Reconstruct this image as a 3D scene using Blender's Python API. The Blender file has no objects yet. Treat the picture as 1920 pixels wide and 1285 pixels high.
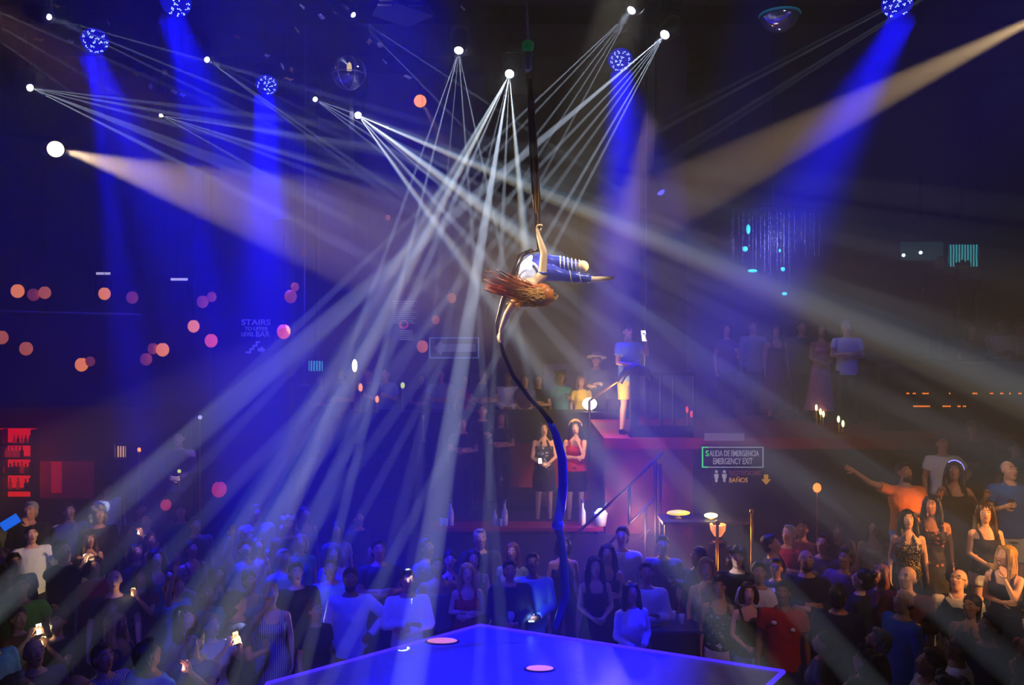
import time
T0 = time.time()
import bpy, bmesh, math, random
from mathutils import Vector, Matrix, Quaternion
PI = math.pi
SC = bpy.context.scene
COL = SC.collection
# ------------------------------------------------------------------ camera
F = 1507.0      # focal length in pixels of the 1920 px wide frame
CZ = 4.55       # eye height of the photographer above the dance floor
def at(px, py, d):
    return Vector(((px - 960) / F * d, d, CZ - (py - 600) / F * d))
cam_d = bpy.data.cameras.new('camera')
cam = bpy.data.objects.new('camera', cam_d)
COL.objects.link(cam)
cam.location = (0, 0, CZ)
cam.rotation_euler = (PI / 2, 0, 0)
cam_d.sensor_width = 36
cam_d.lens = F / 1920 * 36
cam_d.shift_y = -42.5 / 1920
SC.camera = cam
VS = SC.view_settings
VS.view_transform = 'Standard'
VS.look = 'None'
VS.gamma = 1
VS.use_curve_mapping = False
VS.exposure = 0.0
SC.cycles.max_bounces = 4
SC.cycles.volume_bounces = 0
SC.cycles.diffuse_bounces = 1
SC.cycles.transmission_bounces = 3
SC.cycles.use_adaptive_sampling = False
SC.cycles.sample_clamp_indirect = 0
SC.cycles.caustics_reflective = False
SC.cycles.caustics_refractive = False
W = bpy.data.worlds.new('world')
SC.world = W
W.use_nodes = True
W.node_tree.nodes['Background'].inputs[0].default_value = (0.02, 0.02, 0.06, 1)
W.node_tree.nodes['Background'].inputs[1].default_value = 0.0
# ------------------------------------------------------------------ lights of the show
def aim(o, target):
    o.rotation_euler = (Vector(target) - o.location).to_track_quat('-Z', 'Y').to_euler()
def spot(S, E, ang, power, col=(1, 1, 1), blend=0.3, rad=0.0, name='spot_light'):
    l = bpy.data.lights.new(name, 'SPOT')
    l.energy = power
    l.color = col
    l.spot_size = math.radians(ang)
    l.spot_blend = blend
    l.shadow_soft_size = rad
    o = bpy.data.objects.new(name, l)
    COL.objects.link(o)
    o.location = S
    aim(o, E)
    return o
RIGZ = 8.6
def rig(px, py):
    return at(px, py, (RIGZ - CZ) * F / (600 - py))
COOL = (0.68, 0.79, 1.0)
BLUE = (0.003, 0.002, 1.0)
# narrow white beams: source pixel, then (end pixel x, end pixel y, end depth, strength, cone degrees)
BEAMS = [
 ((672, 217), [(1920, 735, 5.2, 2.0, 1.35), (1900, 922, 5.6, 0.45, 1.0), (1700, 973, 5.4, 1.6, 1.6), (1640, 1035, 6.0, 0.6, 1.1),
               (1570, 1223, 6.0, 0.75, 1.2), (1435, 1285, 5.6, 1.0, 1.35), (1345, 1160, 6.6, 0.4, 0.7)]),
 ((955, 140), [(275, 1285, 5.2, 0.9, 1.25), (355, 1285, 5.2, 1.4, 1.4), (455, 1285, 5.6, 0.7, 1.1), (672, 1285, 6.4, 0.35, 0.9),
               (765, 1285, 5.4, 1.5, 1.5), (903, 1285, 6.2, 0.65, 0.9), (1062, 1285, 5.4, 1.4, 1.25)]),
 ((860, 97), [(429, 1285, 7.5, 0.57, 0.9), (562, 1285, 7.5, 0.76, 0.9), (750, 1285, 8.5, 0.27, 0.8), (920, 900, 8.5, 0.47, 0.8), (1032, 900, 8.5, 0.53, 0.8)]),
 ((1245, 67), [(100, 1040, 5.4, 0.85, 1.5), (190, 1170, 6.0, 0.51, 1.0), (330, 1185, 6.2, 0.51, 1.0), (515, 1090, 6.5, 0.42, 0.9),
               (640, 1095, 7.5, 0.77, 0.8), (730, 1056, 8.0, 0.65, 0.8)]),
 ((1182, 22), [(400, 760, 8.5, 0.48, 0.9), (560, 680, 8.5, 0.37, 0.8), (620, 760, 8.5, 0.37, 0.8), (760, 680, 9.0, 0.34, 0.8), (820, 700, 9.0, 0.34, 0.8)]),
 ((58, 165), [(900, 268, 9.0, 0.29, 0.9), (900, 318, 9.0, 0.39, 0.9), (900, 380, 9.0, 0.33, 0.8), (900, 478, 8.5, 0.42, 0.8),
              (900, 507, 8.5, 0.42, 0.8), (980, 630, 8.0, 0.55, 0.8)]),
 ((303, 217), [(900, 305, 10, 0.31, 0.8), (900, 400, 10, 0.34, 0.8), (900, 440, 10, 0.24, 0.7), (760, 477, 10, 0.26, 0.7)]),
 ((390, 113), [(900, 290, 10, 0.24, 0.8), (900, 378, 10, 0.27, 0.8), (850, 435, 10, 0.26, 0.8), (760, 391, 10, 0.20, 0.7)]),
 ((592, 187), [(1000, 334, 10, 0.37, 0.8), (1000, 400, 10, 0.37, 0.8), (960, 430, 10, 0.34, 0.8), (900, 433, 10, 0.26, 0.7)]),
 ((95, 33), [(800, 230, 9.5, 0.17, 0.8), (800, 320, 9.5, 0.20, 0.8), (700, 330, 9.5, 0.14, 0.7)]),
 ((665, 30), [(1000, 250, 10, 0.17, 0.8), (900, 270, 10, 0.17, 0.8)]),
 # heads above and beyond the frame edge whose faint beams cross the top and the dark side
 ((1900, -110), [(1280, 222, 10, 0.10, 0.5), (1240, 300, 10, 0.09, 0.5), (1200, 340, 10, 0.07, 0.5), (1100, 300, 10, 0.05, 0.5)]),
 ((2150, 170), [(1440, 560, 7.5, 0.05, 0.9), (1440, 620, 7.5, 0.05, 0.9), (1380, 520, 7.5, 0.05, 0.9), (1300, 470, 7.5, 0.05, 0.9), (1500, 700, 7.5, 0.04, 0.9)]),
 ((-190, -60), [(700, 330, 9.5, 0.10, 0.9), (640, 420, 9.5, 0.08, 0.9), (560, 480, 9.5, 0.08, 0.9)]),
]
BEAM_POWER = 172000
HEADS = []
FRINGE = {(672, 1920): (.4, 1), (672, 1700): (.6, .9), (672, 1435): (-.9, -.5), (955, 355): (-1, .4), (955, 275): (-1, .4), (955, 1062): (1, .1)}
for (sx, sy), bl in BEAMS:
    S = rig(sx, sy)
    mean = Vector((0, 0, 0))
    for ex, ey, ed, k, ang in bl:
        E = at(ex, ey, ed)
        fr = FRINGE.get((sx, ex))
        if fr:      # the optics of the brightest beams split a little into a blue and a yellow edge
            o_ = Vector((fr[0], 0, fr[1])) * ((E - S).length * 0.0026)
            spot(S, E + o_, ang, BEAM_POWER * k * .62, (0.36, 0.62, 1.0), 0.4, name='beam_light')
            spot(S, E - o_, ang, BEAM_POWER * k * .55, (1.0, 0.88, 0.62), 0.4, name='beam_light')
        else:
            spot(S, E, ang, BEAM_POWER * k, COOL, 0.4, name='beam_light')
        mean += (E - S).normalized()
    HEADS.append((sx, sy, S, mean.normalized()))
# blue wash heads: source pixel, list of (end pixel, depth, strength, cone)
WASH = [
 ((178, 77), [((275, 330), 11.2, 1.3, 11), ((200, 330), 11.2, 0.35, 4)]),
 ((330, 5), [((430, 300), 10.2, 1.3, 11), ((345, 200), 10.2, 0.3, 4)]),
 ((500, 160), [((512, 700), 12.5, 3.4, 9), ((620, 420), 12.5, 0.5, 9)]),
 ((1163, 113), [((1168, 700), 11.5, 1.7, 10), ((1260, 420), 11.5, 0.3, 9)]),
 ((1682, 8), [((1530, 330), 9.6, 1.3, 9), ((1700, 200), 9.6, 0.0, 3)]),
]
for (sx, sy), bl in WASH:
    for (ex, ey), ed, k, ang in bl:
        if k:
            l = bpy.data.lights.new('wash_beam', 'AREA')
            l.shape = 'DISK'
            l.size = 0.34 if ang > 6 else 0.12
            l.spread = math.radians(ang * 2.2)
            l.energy = 75 * k
            l.color = BLUE
            o = bpy.data.objects.new('wash_beam', l)
            COL.objects.link(o)
            o.location = rig(sx, sy) + Vector((0, -.14, -.24))
            aim(o, at(ex, ey, ed))
# broad blue floods of the rig over the room and the stage
spot((-5.0, 2.0, 8.4), (-6.4, 12, 3.8), 33, 5200, BLUE, 1.0, 0.3, 'flood_light')
spot((-1.0, 1.5, 8.6), (-2.4, 11.2, -0.2), 36, 6000, BLUE, 1.0, 0.3, 'flood_light')
spot((-0.8, 5.0, 9.0), (-0.7, 7.0, 1.0), 17, 11000, BLUE, 0.9, 0.2, 'stage_fill')  # unseen spot added to brighten the blue stage floor
spot((6.5, 4.0, 9.2), (3.6, 15, 4.6), 40, 2300, BLUE, 1.0, 0.3, 'flood_light')
# the two warm follow spots that cross on the aerialist, and the small amber one
AER = at(1010, 520, 9.0)
WL = at(105, 280, 10.0)
WR = at(1995, 8, 8.6)
WARM = (1.0, 0.66, 0.30)
spot(WL + Vector((.1, 0, -.02)), at(700, 450, 9.3), 19.5, 6400, (1.0, 0.70, 0.40), 0.35, 0.03, 'warm_light')
spot(WR, at(1300, 354, 9.3), 10, 11500, (1.0, 0.66, 0.30), 0.35, 0.03, 'warm_light')
spot(rig(788, 190) + Vector((.08, -.1, -.1)), at(905, 420, 12.5), 10, 700, (1.0, 0.55, 0.35), 0.5, 0.03, 'warm_light')
spot((1.4, 7.0, 9.3), AER + Vector((.2, 0, 0)), 15, 1750, (1.0, 0.90, 0.76), 0.5, 0.05, 'aerialist_fill')  # extra unseen spot added to brighten the aerialist
# warm light on the guests of the right-hand tiers
spot((9.2, 5.2, 4.4), at(1872, 1010, 8.9), 15, 5200, (1.0, 0.40, 0.08), 0.5, 0.05, 'warm_light')
spot((7.2, 4.2, 5.6), at(1740, 985, 9.6), 34, 800, (1.0, 0.66, 0.42), 0.9, 0.1, 'warm_light')
spot((1.5, 8.5, 6.8), at(1075, 850, 13.0), 14, 2600, (1.0, 0.62, 0.36), 0.8, 0.1, 'warm_light')
spot(at(-150, -60, 11.0), at(420, 330, 12.0), 26, 900, (1.0, 0.45, 0.55), 1.0, 0.2, 'warm_light')  # added out of view to tint the upper left haze
spot((-2.5, 8.2, 9.25), (-3.2, 13, 8.7), 60, 110, (1.0, 0.92, 0.8), 1.0, 0.2, 'ornament_fill')  # unseen spot added so the hanging foil and glass ball show
spot((4.2, 8.2, 9.25), (3.9, 11.5, 8.9), 40, 50, (0.8, 0.9, 1.0), 1.0, 0.2, 'ornament_fill')  # another added unseen spot, for the mirrored bowl
spot((2.2, 5.6, 9.0), (1.35, 8.95, 1.1), 13, 1500, BLUE, 0.7, 0.1, 'stage_fill')  # added blue spot that colours the white-shirted couple
spot((-2.6, 5.8, 9.0), (-1.55, 9.0, 1.1), 15, 1500, BLUE, 0.7, 0.1, 'stage_fill')  # added blue spot on the white shirts left of the stage
spot((4.6, 3.0, 7.4), at(1455, 1140, 8.6), 13, 700, (1.0, 0.5, 0.6), 0.9, 0.1, 'guest_fill')  # unseen spot added to brighten guests right of the stage
# ------------------------------------------------------------------ materials
def lin(c):
    return tuple(((v / 255 + 0.055) / 1.055) ** 2.4 if v > 10 else v / 255 / 12.92 for v in c)
MATS = {}
def mat(name, rgb=(128, 128, 128), rough=0.7, metal=0.0, noise=0.12, nscale=40, bump=0.0, emit=None, estr=1.0, trans=0.0, sheen=0.0):
    if name in MATS:
        return MATS[name]
    m = bpy.data.materials.new(name)
    m.use_nodes = True
    nt = m.node_tree
    b = nt.nodes['Principled BSDF']
    c = lin(rgb)
    b.inputs['Roughness'].default_value = rough
    b.inputs['Metallic'].default_value = metal
    b.inputs['Transmission Weight'].default_value = trans
    if sheen:
        b.inputs['Sheen Weight'].default_value = sheen
    if noise:
        tc = nt.nodes.new('ShaderNodeTexCoord')
        n = nt.nodes.new('ShaderNodeTexNoise')
        n.inputs['Scale'].default_value = nscale
        n.inputs['Detail'].default_value = 3
        nt.links.new(tc.outputs['Object'], n.inputs['Vector'])
        r = nt.nodes.new('ShaderNodeMix')
        r.data_type = 'RGBA'
        r.inputs[6].default_value = (*[v * (1 - noise) for v in c], 1)
        r.inputs[7].default_value = (*[min(1, v * (1 + noise)) for v in c], 1)
        nt.links.new(n.outputs['Fac'], r.inputs[0])
        nt.links.new(r.outputs[2], b.inputs['Base Color'])
        if bump:
            bp = nt.nodes.new('ShaderNodeBump')
            bp.inputs['Strength'].default_value = bump
            bp.inputs['Distance'].default_value = 0.01
            nt.links.new(n.outputs['Fac'], bp.inputs['Height'])
            nt.links.new(bp.outputs[0], b.inputs['Normal'])
    else:
        b.inputs['Base Color'].default_value = (*c, 1)
    if emit:
        b.inputs['Emission Color'].default_value = (*lin(emit), 1)
        b.inputs['Emission Strength'].default_value = estr
        m.cycles.emission_sampling = 'NONE'
    MATS[name] = m
    return m
def patterned(name, a, b_, kind='voronoi', scale=30, thr=0.5, rough=0.7):
    if name in MATS:
        return MATS[name]
    m = mat(name, a, rough, noise=0)
    nt = m.node_tree
    bs = nt.nodes['Principled BSDF']
    tc = nt.nodes.new('ShaderNodeTexCoord')
    if kind == 'voronoi':
        t = nt.nodes.new('ShaderNodeTexVoronoi')
        t.inputs['Scale'].default_value = scale
        out = t.outputs['Distance']
    elif kind == 'wave':
        t = nt.nodes.new('ShaderNodeTexWave')
        t.inputs['Scale'].default_value = scale
        t.inputs['Distortion'].default_value = 1.5
        out = t.outputs['Fac']
    else:
        t = nt.nodes.new('ShaderNodeTexBrick')
        t.inputs['Scale'].default_value = scale
        out = t.outputs['Fac']
    nt.links.new(tc.outputs['Object'], t.inputs['Vector'])
    r = nt.nodes.new('ShaderNodeMix')
    r.data_type = 'RGBA'
    r.inputs[6].default_value = (*lin(a), 1)
    r.inputs[7].default_value = (*lin(b_), 1)
    mr = nt.nodes.new('ShaderNodeMapRange')
    mr.inputs[1].default_value = thr - 0.08
    mr.inputs[2].default_value = thr + 0.08
    nt.links.new(out, mr.inputs[0])
    nt.links.new(mr.outputs[0], r.inputs[0])
    nt.links.new(r.outputs[2], bs.inputs['Base Color'])
    return m
# ------------------------------------------------------------------ mesh kit
class G:
    def __init__(s):
        s.v = []; s.f = []
    def add(s, vs, fs):
        o = len(s.v)
        s.v += [tuple(x) for x in vs]
        s.f += [tuple(i + o for i in f) for f in fs]
        return s
    def rings(s, rings):
        n = len(rings[0]); vs = [p for r in rings for p in r]; fs = []
        for k in range(len(rings) - 1):
            for i in range(n):
                j = (i + 1) % n
                fs.append((k * n + i, k * n + j, (k + 1) * n + j, (k + 1) * n + i))
        fs.append(tuple(range(n - 1, -1, -1)))
        fs.append(tuple((len(rings) - 1) * n + i for i in range(n)))
        return s.add(vs, fs)
    def tube(s, pts, rad, n=10, flat=1.0, ref=None):
        pts = [Vector(p) for p in pts]
        if not hasattr(rad, '__len__'):
            rad = [rad] * len(pts)
        rr = []; u = None
        for k, p in enumerate(pts):
            t = (pts[min(k + 1, len(pts) - 1)] - pts[max(k - 1, 0)])
            t = t.normalized() if t.length > 1e-9 else Vector((0, 0, 1))
            if u is None:
                u = Vector(ref) if ref else (Vector((1, 0, 0)) if abs(t.x) < 0.8 else Vector((0, 1, 0)))
            u = (u - t * u.dot(t))
            u = u.normalized() if u.length > 1e-6 else t.orthogonal().normalized()
            w = t.cross(u)
            rr.append([p + u * (math.cos(a) * rad[k]) + w * (math.sin(a) * rad[k] * flat) for a in [2 * PI * i / n for i in range(n)]])
        return s.rings(rr)
    def cap(s, a, b, ra, rb, n=10):
        a = Vector(a); b = Vector(b); t = (b - a)
        L = t.length
        t = t / L if L > 1e-6 else Vector((0, 0, 1))
        pts = []; rs = []
        for q in (-0.98, -0.8, -0.45):
            pts.append(a + t * (q * ra)); rs.append(ra * math.sqrt(1 - q * q))
        pts.append(a); rs.append(ra); pts.append(b); rs.append(rb)
        for q in (0.45, 0.8, 0.98):
            pts.append(b + t * (q * rb)); rs.append(rb * math.sqrt(1 - q * q))
        u = Vector((1, 0, 0)) if abs(t.x) < 0.8 else Vector((0, 1, 0))
        u = (u - t * u.dot(t)).normalized(); w = t.cross(u)
        return s.rings([[p + (u * math.cos(2 * PI * i / n) + w * math.sin(2 * PI * i / n)) * r for i in range(n)] for p, r in zip(pts, rs)])
    def ell(s, c, r, M=None, nu=12, nv=8):
        c = Vector(c); rr = []
        if not hasattr(r, '__len__'):
            r = (r, r, r)
        for k in range(nv + 1):
            ph = PI * (0.02 + 0.96 * k / nv)
            ring = []
            for i in range(nu):
                a = 2 * PI * i / nu
                p = Vector((r[0] * math.sin(ph) * math.cos(a), r[1] * math.sin(ph) * math.sin(a), -r[2] * math.cos(ph)))
                if M is not None:
                    p = M @ p
                ring.append(c + p)
            rr.append(ring)
        return s.rings(rr)
    def loft(s, secs, n=16, rot=0):
        rr = []
        for c, rx, ry in secs:
            c = Vector(c)
            rr.append([c + Vector((math.cos(2 * PI * i / n) * rx, math.sin(2 * PI * i / n) * ry, 0)) for i in range(n)])
        return s.rings(rr)
    def box(s, a, b):
        (x0, y0, z0), (x1, y1, z1) = a, b
        return s.add([(x0, y0, z0), (x1, y0, z0), (x1, y1, z0), (x0, y1, z0), (x0, y0, z1), (x1, y0, z1), (x1, y1, z1), (x0, y1, z1)],
                     [(0, 3, 2, 1), (4, 5, 6, 7), (0, 1, 5, 4), (1, 2, 6, 5), (2, 3, 7, 6), (3, 0, 4, 7)])
    def prism(s, poly, z0, z1):
        n = len(poly)
        vs = [(x, y, z0) for x, y in poly] + [(x, y, z1) for x, y in poly]
        fs = [tuple(range(n - 1, -1, -1)), tuple(range(n, 2 * n))] + [(i, (i + 1) % n, n + (i + 1) % n, n + i) for i in range(n)]
        return s.add(vs, fs)
    def lathe(s, prof, n=20, c=(0, 0, 0)):
        return s.rings([[(c[0] + r * math.cos(2 * PI * i / n), c[1] + r * math.sin(2 * PI * i / n), c[2] + z) for i in range(n)] for r, z in prof])
    def xf(s, M):
        s.v = [tuple(M @ Vector(p)) for p in s.v]
        return s
    def mesh(s, name='m', smooth=True):
        me = bpy.data.meshes.new(name)
        me.from_pydata(s.v, [], s.f)
        me.materials.append(None)
        if smooth:
            me.polygons.foreach_set('use_smooth', [True] * len(me.polygons))
        bm = bmesh.new(); bm.from_mesh(me); bmesh.ops.recalc_face_normals(bm, faces=bm.faces); bm.to_mesh(me); bm.free()
        me.update()
        return me
    def remesh(s, voxel=0.014, smooth=4, name='m', extra=None, noise=None):
        me = s.mesh(name)
        o = bpy.data.objects.new('tmp', me)
        COL.objects.link(o)
        r = o.modifiers.new('r', 'REMESH'); r.mode = 'VOXEL'; r.voxel_size = voxel; r.use_smooth_shade = True
        if smooth:
            sm = o.modifiers.new('s', 'SMOOTH'); sm.factor = 0.5; sm.iterations = smooth
        dg = bpy.context.evaluated_depsgraph_get()
        nm = bpy.data.meshes.new_from_object(o.evaluated_get(dg))
        bpy.data.objects.remove(o)
        bpy.data.meshes.remove(me)
        if noise:
            for v in nm.vertices:
                v.co = Vector(noise(v.co))
        if extra is not None and extra.v:
            g2 = G()
            g2.add([v.co for v in nm.vertices], [tuple(p.vertices) for p in nm.polygons])
            g2.add(extra.v, extra.f)
            bpy.data.meshes.remove(nm)
            nm = g2.mesh(name)
        if not nm.materials:
            nm.materials.append(None)
        nm.name = name
        nm.polygons.foreach_set('use_smooth', [True] * len(nm.polygons))
        return nm
def obj(name, me, m, parent=None, smooth=True):
    if isinstance(me, G):
        me = me.mesh(name, smooth)
    o = bpy.data.objects.new(name, me)
    COL.objects.link(o)
    if parent is not None:
        o.parent = parent
    if m is not None:
        if o.material_slots:
            o.material_slots[0].link = 'OBJECT'
            o.material_slots[0].material = m
        else:
            o.data.materials.append(m)
    return o
USED = {}
def tag(o, label, cat, group=None, kind=None):
    if label: o['label'] = label; USED[label] = USED.get(label, 0) + 1
    if cat: o['category'] = cat
    if group: o['group'] = group
    if kind: o['kind'] = kind
    return o
def thing(name, label, cat, loc=(0, 0, 0), rotz=0, group=None):
    o = bpy.data.objects.new(name, None)
    o.empty_display_size = 0.1
    COL.objects.link(o)
    o.location = loc
    o.rotation_euler = (0, 0, rotz)
    return tag(o, label, cat, group)
def struct(name, g, m, smooth=False):
    o = obj(name, g, m, None, smooth)
    o['kind'] = 'structure'
    return o
def px_box(x0, y0, x1, y1, d, dep):
    """box whose front face at depth d spans those pixels"""
    a = at(x0, y1, d); b = at(x1, y0, d)
    return G().box((a.x, d, a.z), (b.x, d + dep, b.z))
# ------------------------------------------------------------------ setting
M_black = mat('black_paint', (14, 14, 17), 0.55)
M_dark = mat('dark_wall', (34, 32, 42), 0.85, nscale=6, noise=0.3, bump=0.2)
M_ceil = mat('ceiling_paint', (13, 12, 18), 0.95, nscale=8)
M_floor = mat('club_floor', (24, 22, 28), 0.5, nscale=5, noise=0.3)
M_stage = mat('stage_floor', (135, 135, 190), 0.25, nscale=9, noise=0.25)
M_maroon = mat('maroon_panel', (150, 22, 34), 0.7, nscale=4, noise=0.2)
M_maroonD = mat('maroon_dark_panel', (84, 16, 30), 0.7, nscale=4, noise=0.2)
M_metal = mat('dark_metal', (40, 40, 46), 0.35, 0.8)
M_steel = mat('steel', (150, 150, 160), 0.3, 0.9)
M_brass = mat('brass', (200, 150, 40), 0.3, 0.9)
M_white = mat('white_paint', (215, 215, 220), 0.6)
M_stripe = mat('gallery_trim', (150, 145, 150), 0.5)
M_panel = mat('purple_grey_panel', (96, 86, 110), 0.8, nscale=3)
M_wood = mat('dark_wood', (40, 26, 22), 0.5, nscale=12)
M_redglow = mat('red_backlight', (120, 10, 10), 0.6, emit=(255, 20, 8), estr=1.0, noise=0)
M_redseat = mat('red_vinyl', (150, 18, 24), 0.45)
def B(a, b):
    return G().box(a, b)
struct('floor', B((-10.5, -1.5, -0.12), (10.5, 18.1, 0)), M_floor)
struct('ceiling', B((-10.5, -1.5, 9.6), (10.5, 18.1, 9.75)), M_ceil)
struct('wall_back', B((-10.5, 18.0, 0), (10.5, 18.15, 9.6)), M_dark)
struct('wall_left', B((-10.65, -1.5, 0), (-10.5, 18.1, 9.6)), M_dark)
struct('wall_right', B((10.5, -1.5, 0), (10.65, 18.1, 9.6)), M_dark)
for k, y in enumerate((10.2, 12.9, 15.4)):
    struct('trim_%d' % (k + 1), B((-10.5, y, 9.3), (10.5, y + .3, 9.6)), M_ceil)
# dark pillars and wall panels of the back area
struct('pillar_centre', B((at(1210, 0, 14.3).x, 14.3, 2.8), (at(1287, 0, 14.3).x, 14.9, 9.6)), mat('pillar_paint', (62, 56, 74), 0.8, nscale=3))
struct('wall_panel_back', px_box(905, 380, 1083, 760, 17.2, .1), M_panel)
struct('wall_signs', B((at(690, 0, 15.5).x, 15.5, 1.9), (at(912, 0, 15.5).x, 15.6, 9.6)), mat('sign_wall_paint', (70, 62, 80), .85, nscale=3))
struct('pillar_left', B((at(600, 0, 15.5).x, 15.5, 0), (at(655, 0, 15.5).x, 16.0, 9.6)), M_dark)
# left gallery: deck, parapet, wall below it and the stair wall
struct('gallery_left', B((-10.5, 13.0, 3.15), (at(395, 0, 13).x, 18, 3.45)), M_dark)
struct('parapet_left', B((-10.5, 12.9, 3.15), (at(395, 0, 13).x, 13.05, 4.62)), mat('parapet_panel', (56, 40, 52), 0.8, nscale=2))
struct('wall_stairs', B((at(395, 0, 14).x, 13.2, 0), (at(566, 0, 14).x, 13.6, 6.2)), M_dark)
struct('wall_bar', B((-10.5, 15.5, 0), (at(395, 0, 13).x, 15.7, 3.15)), M_dark)
# podium behind the stage, the terrace above it and the maroon fronts
PX0, PX1 = at(830, 0, 12).x, at(1135, 0, 12).x
struct('podium', B((at(640, 0, 12).x, 12.0, 0), (at(1230, 0, 12).x, 14.4, 1.34)), mat('podium_front', (26, 20, 34), 0.7))
struct('terrace', B((at(560, 0, 14.4).x, 14.4, 0), (2.6, 18, 1.9)), M_dark)
struct('parapet_terrace', B((at(880, 0, 14.4).x, 14.32, 1.34), (2.05, 14.42, 2.35)), M_maroon)
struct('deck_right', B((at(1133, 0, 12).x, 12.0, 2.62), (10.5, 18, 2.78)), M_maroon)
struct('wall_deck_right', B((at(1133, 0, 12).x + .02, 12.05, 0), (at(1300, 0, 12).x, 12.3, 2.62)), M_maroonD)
struct('wall_exit', B((at(1300, 0, 12).x, 12.02, 0), (10.5, 12.3, 2.62)), mat('exit_wall', (22, 20, 30), 0.85))
# tiers on the right
M_tier = mat('tier_carpet', (30, 22, 24), 0.95)
struct('tier_floor_1', B((5.1, 8.2, 0), (10.5, 9.05, .45)), M_tier)
struct('tier_floor_2', B((4.6, 9.05, 0), (10.5, 9.75, .8)), M_tier)
struct('tier_floor_3', B((4.55, 9.75, 0), (10.5, 10.6, 1.05)), M_tier)
struct('tier_floor_4', B((5.5, 10.6, 0), (10.5, 12.0, 1.3)), M_tier)
# right gallery with its parapet
gx = at(1640, 0, 13).x
struct('gallery_right', B((gx, 14.2, 2.78), (10.5, 18, 3.75)), M_black)
struct('parapet_right', B((gx, 12.8, 2.78), (10.5, 12.9, 3.85)), mat('parapet_dark', (22, 20, 26), 0.8))
struct('trim_gallery_rail', G().tube([(gx, 12.78, 3.9), (10.5, 12.78, 3.9)], .02), M_metal)
# stage
E0 = at(900, 1175, 9.304); E1 = at(1470, 1262, 8.081)
SZ = 1.0
poly = [(-.37, 9.30), (2.73, 8.08), (2.30, 7.55), (1.6, 5.6), (-1.8, 5.6), (-2.25, 6.8), (-2.38, 7.81)]
stage = obj('stage', G().prism(poly, 0.0, SZ), mat('stage_side', (20, 20, 30), 0.6), None, False)
tag(stage, 'low dark many-sided dance stage lit blue under the aerialist', 'stage')
obj('stage_top', G().prism([(x * .99, 7.4 + (y - 7.4) * .99) for x, y in poly], SZ, SZ + .012), M_stage, stage, False)
M_led = mat('edge_led', (30, 30, 200), 0.5, noise=0, emit=(70, 40, 255), estr=1.5)
def edge(i, j):
    a = Vector((*poly[i], SZ + .012)); b = Vector((*poly[j], SZ + .012))
    return G().tube([a, b], .022, 8)
for i, j in ((0, 1), (1, 2), (2, 3), (5, 6), (6, 0), (4, 5)):
    o = obj('edge_light', edge(i, j), M_led, stage)
M_pink = mat('pool_glow_pink', (255, 150, 140), 0.5, noise=0, emit=(255, 150, 150), estr=0.9)  # warm light pools on the floor imitated by glowing discs
for px, py, rx, d, lb in ((829, 1206, 30, 8.9, 'round pink light pool painted on stage near its far corner'), (1012, 1258, 27, 8.2, 'round violet-pink light pool painted on stage below the hanging silk')):
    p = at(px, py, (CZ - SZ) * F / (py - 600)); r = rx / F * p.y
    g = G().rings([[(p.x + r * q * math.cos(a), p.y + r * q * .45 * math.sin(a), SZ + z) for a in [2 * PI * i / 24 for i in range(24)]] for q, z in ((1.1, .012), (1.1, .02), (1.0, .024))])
    o = obj('light_pool', g, mat('pool_rim', (40, 40, 60), .4), None); tag(o, lb, 'lamp', None)
    obj('lens', G().rings([[(p.x + r * q * math.cos(a), p.y + r * q * .45 * math.sin(a), SZ + z) for a in [2 * PI * i / 24 for i in range(24)]] for q, z in ((.95, .024), (.9, .03))]), M_pink, o)  # glowing face of the painted light pool, not a real lens
# ------------------------------------------------------------------ haze (the air of the hall)
nt = W.node_tree
hs = nt.nodes.new('ShaderNodeVolumeScatter')
hs.inputs['Density'].default_value = 0.04
hs.inputs['Anisotropy'].default_value = 0.0
hs.inputs['Color'].default_value = (1, 1, 1, 1)
nt.links.new(hs.outputs[0], nt.nodes['World Output'].inputs['Volume'])
# ------------------------------------------------------------------ light fixtures
def axes(d):
    return Vector(d).to_track_quat('Z', 'Y').to_matrix().to_4x4()
M_lens = mat('hot_lens', (255, 255, 255), .4, noise=0, emit=(225, 235, 255), estr=60)
def beam_head(S, dirv, label, k=1.0):
    t = thing('moving_head_light', label, 'stage light', S)
    R = axes(dirv)
    obj('lamp_head', G().lathe([(.03, -.42), (.11, -.40), (.125, -.3), (.125, -.1), (.10, -.05), (.09, -.03)], 18).xf(R), M_metal, t)
    obj('lens', G().ell((0, 0, -.035), (.062 * k, .062 * k, .03), None, 16, 6).xf(R), M_lens, t)
    c = R @ Vector((0, 0, -.22))
    yo = G()
    yo.tube([(c.x - .17, c.y, c.z), (c.x - .17, c.y, c.z + .22), (c.x - .10, c.y, c.z + .27), (c.x + .10, c.y, c.z + .27), (c.x + .17, c.y, c.z + .22), (c.x + .17, c.y, c.z)], .022, 8)
    yo.tube([(c.x - .17, c.y, c.z), (c.x - .11, c.y, c.z)], .03, 8); yo.tube([(c.x + .17, c.y, c.z), (c.x + .11, c.y, c.z)], .03, 8)
    obj('yoke', yo, M_black, t)
    obj('base', G().box((c.x - .15, c.y - .12, c.z + .29), (c.x + .15, c.y + .12, c.z + .40)), M_black, t, False)
    top = 9.6 - S.z
    if top > c.z + .4:
        obj('hanging_pipe', G().tube([(c.x, c.y, c.z + .40), (c.x, c.y, top)], .02, 8), M_metal, t)
    return t
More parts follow.
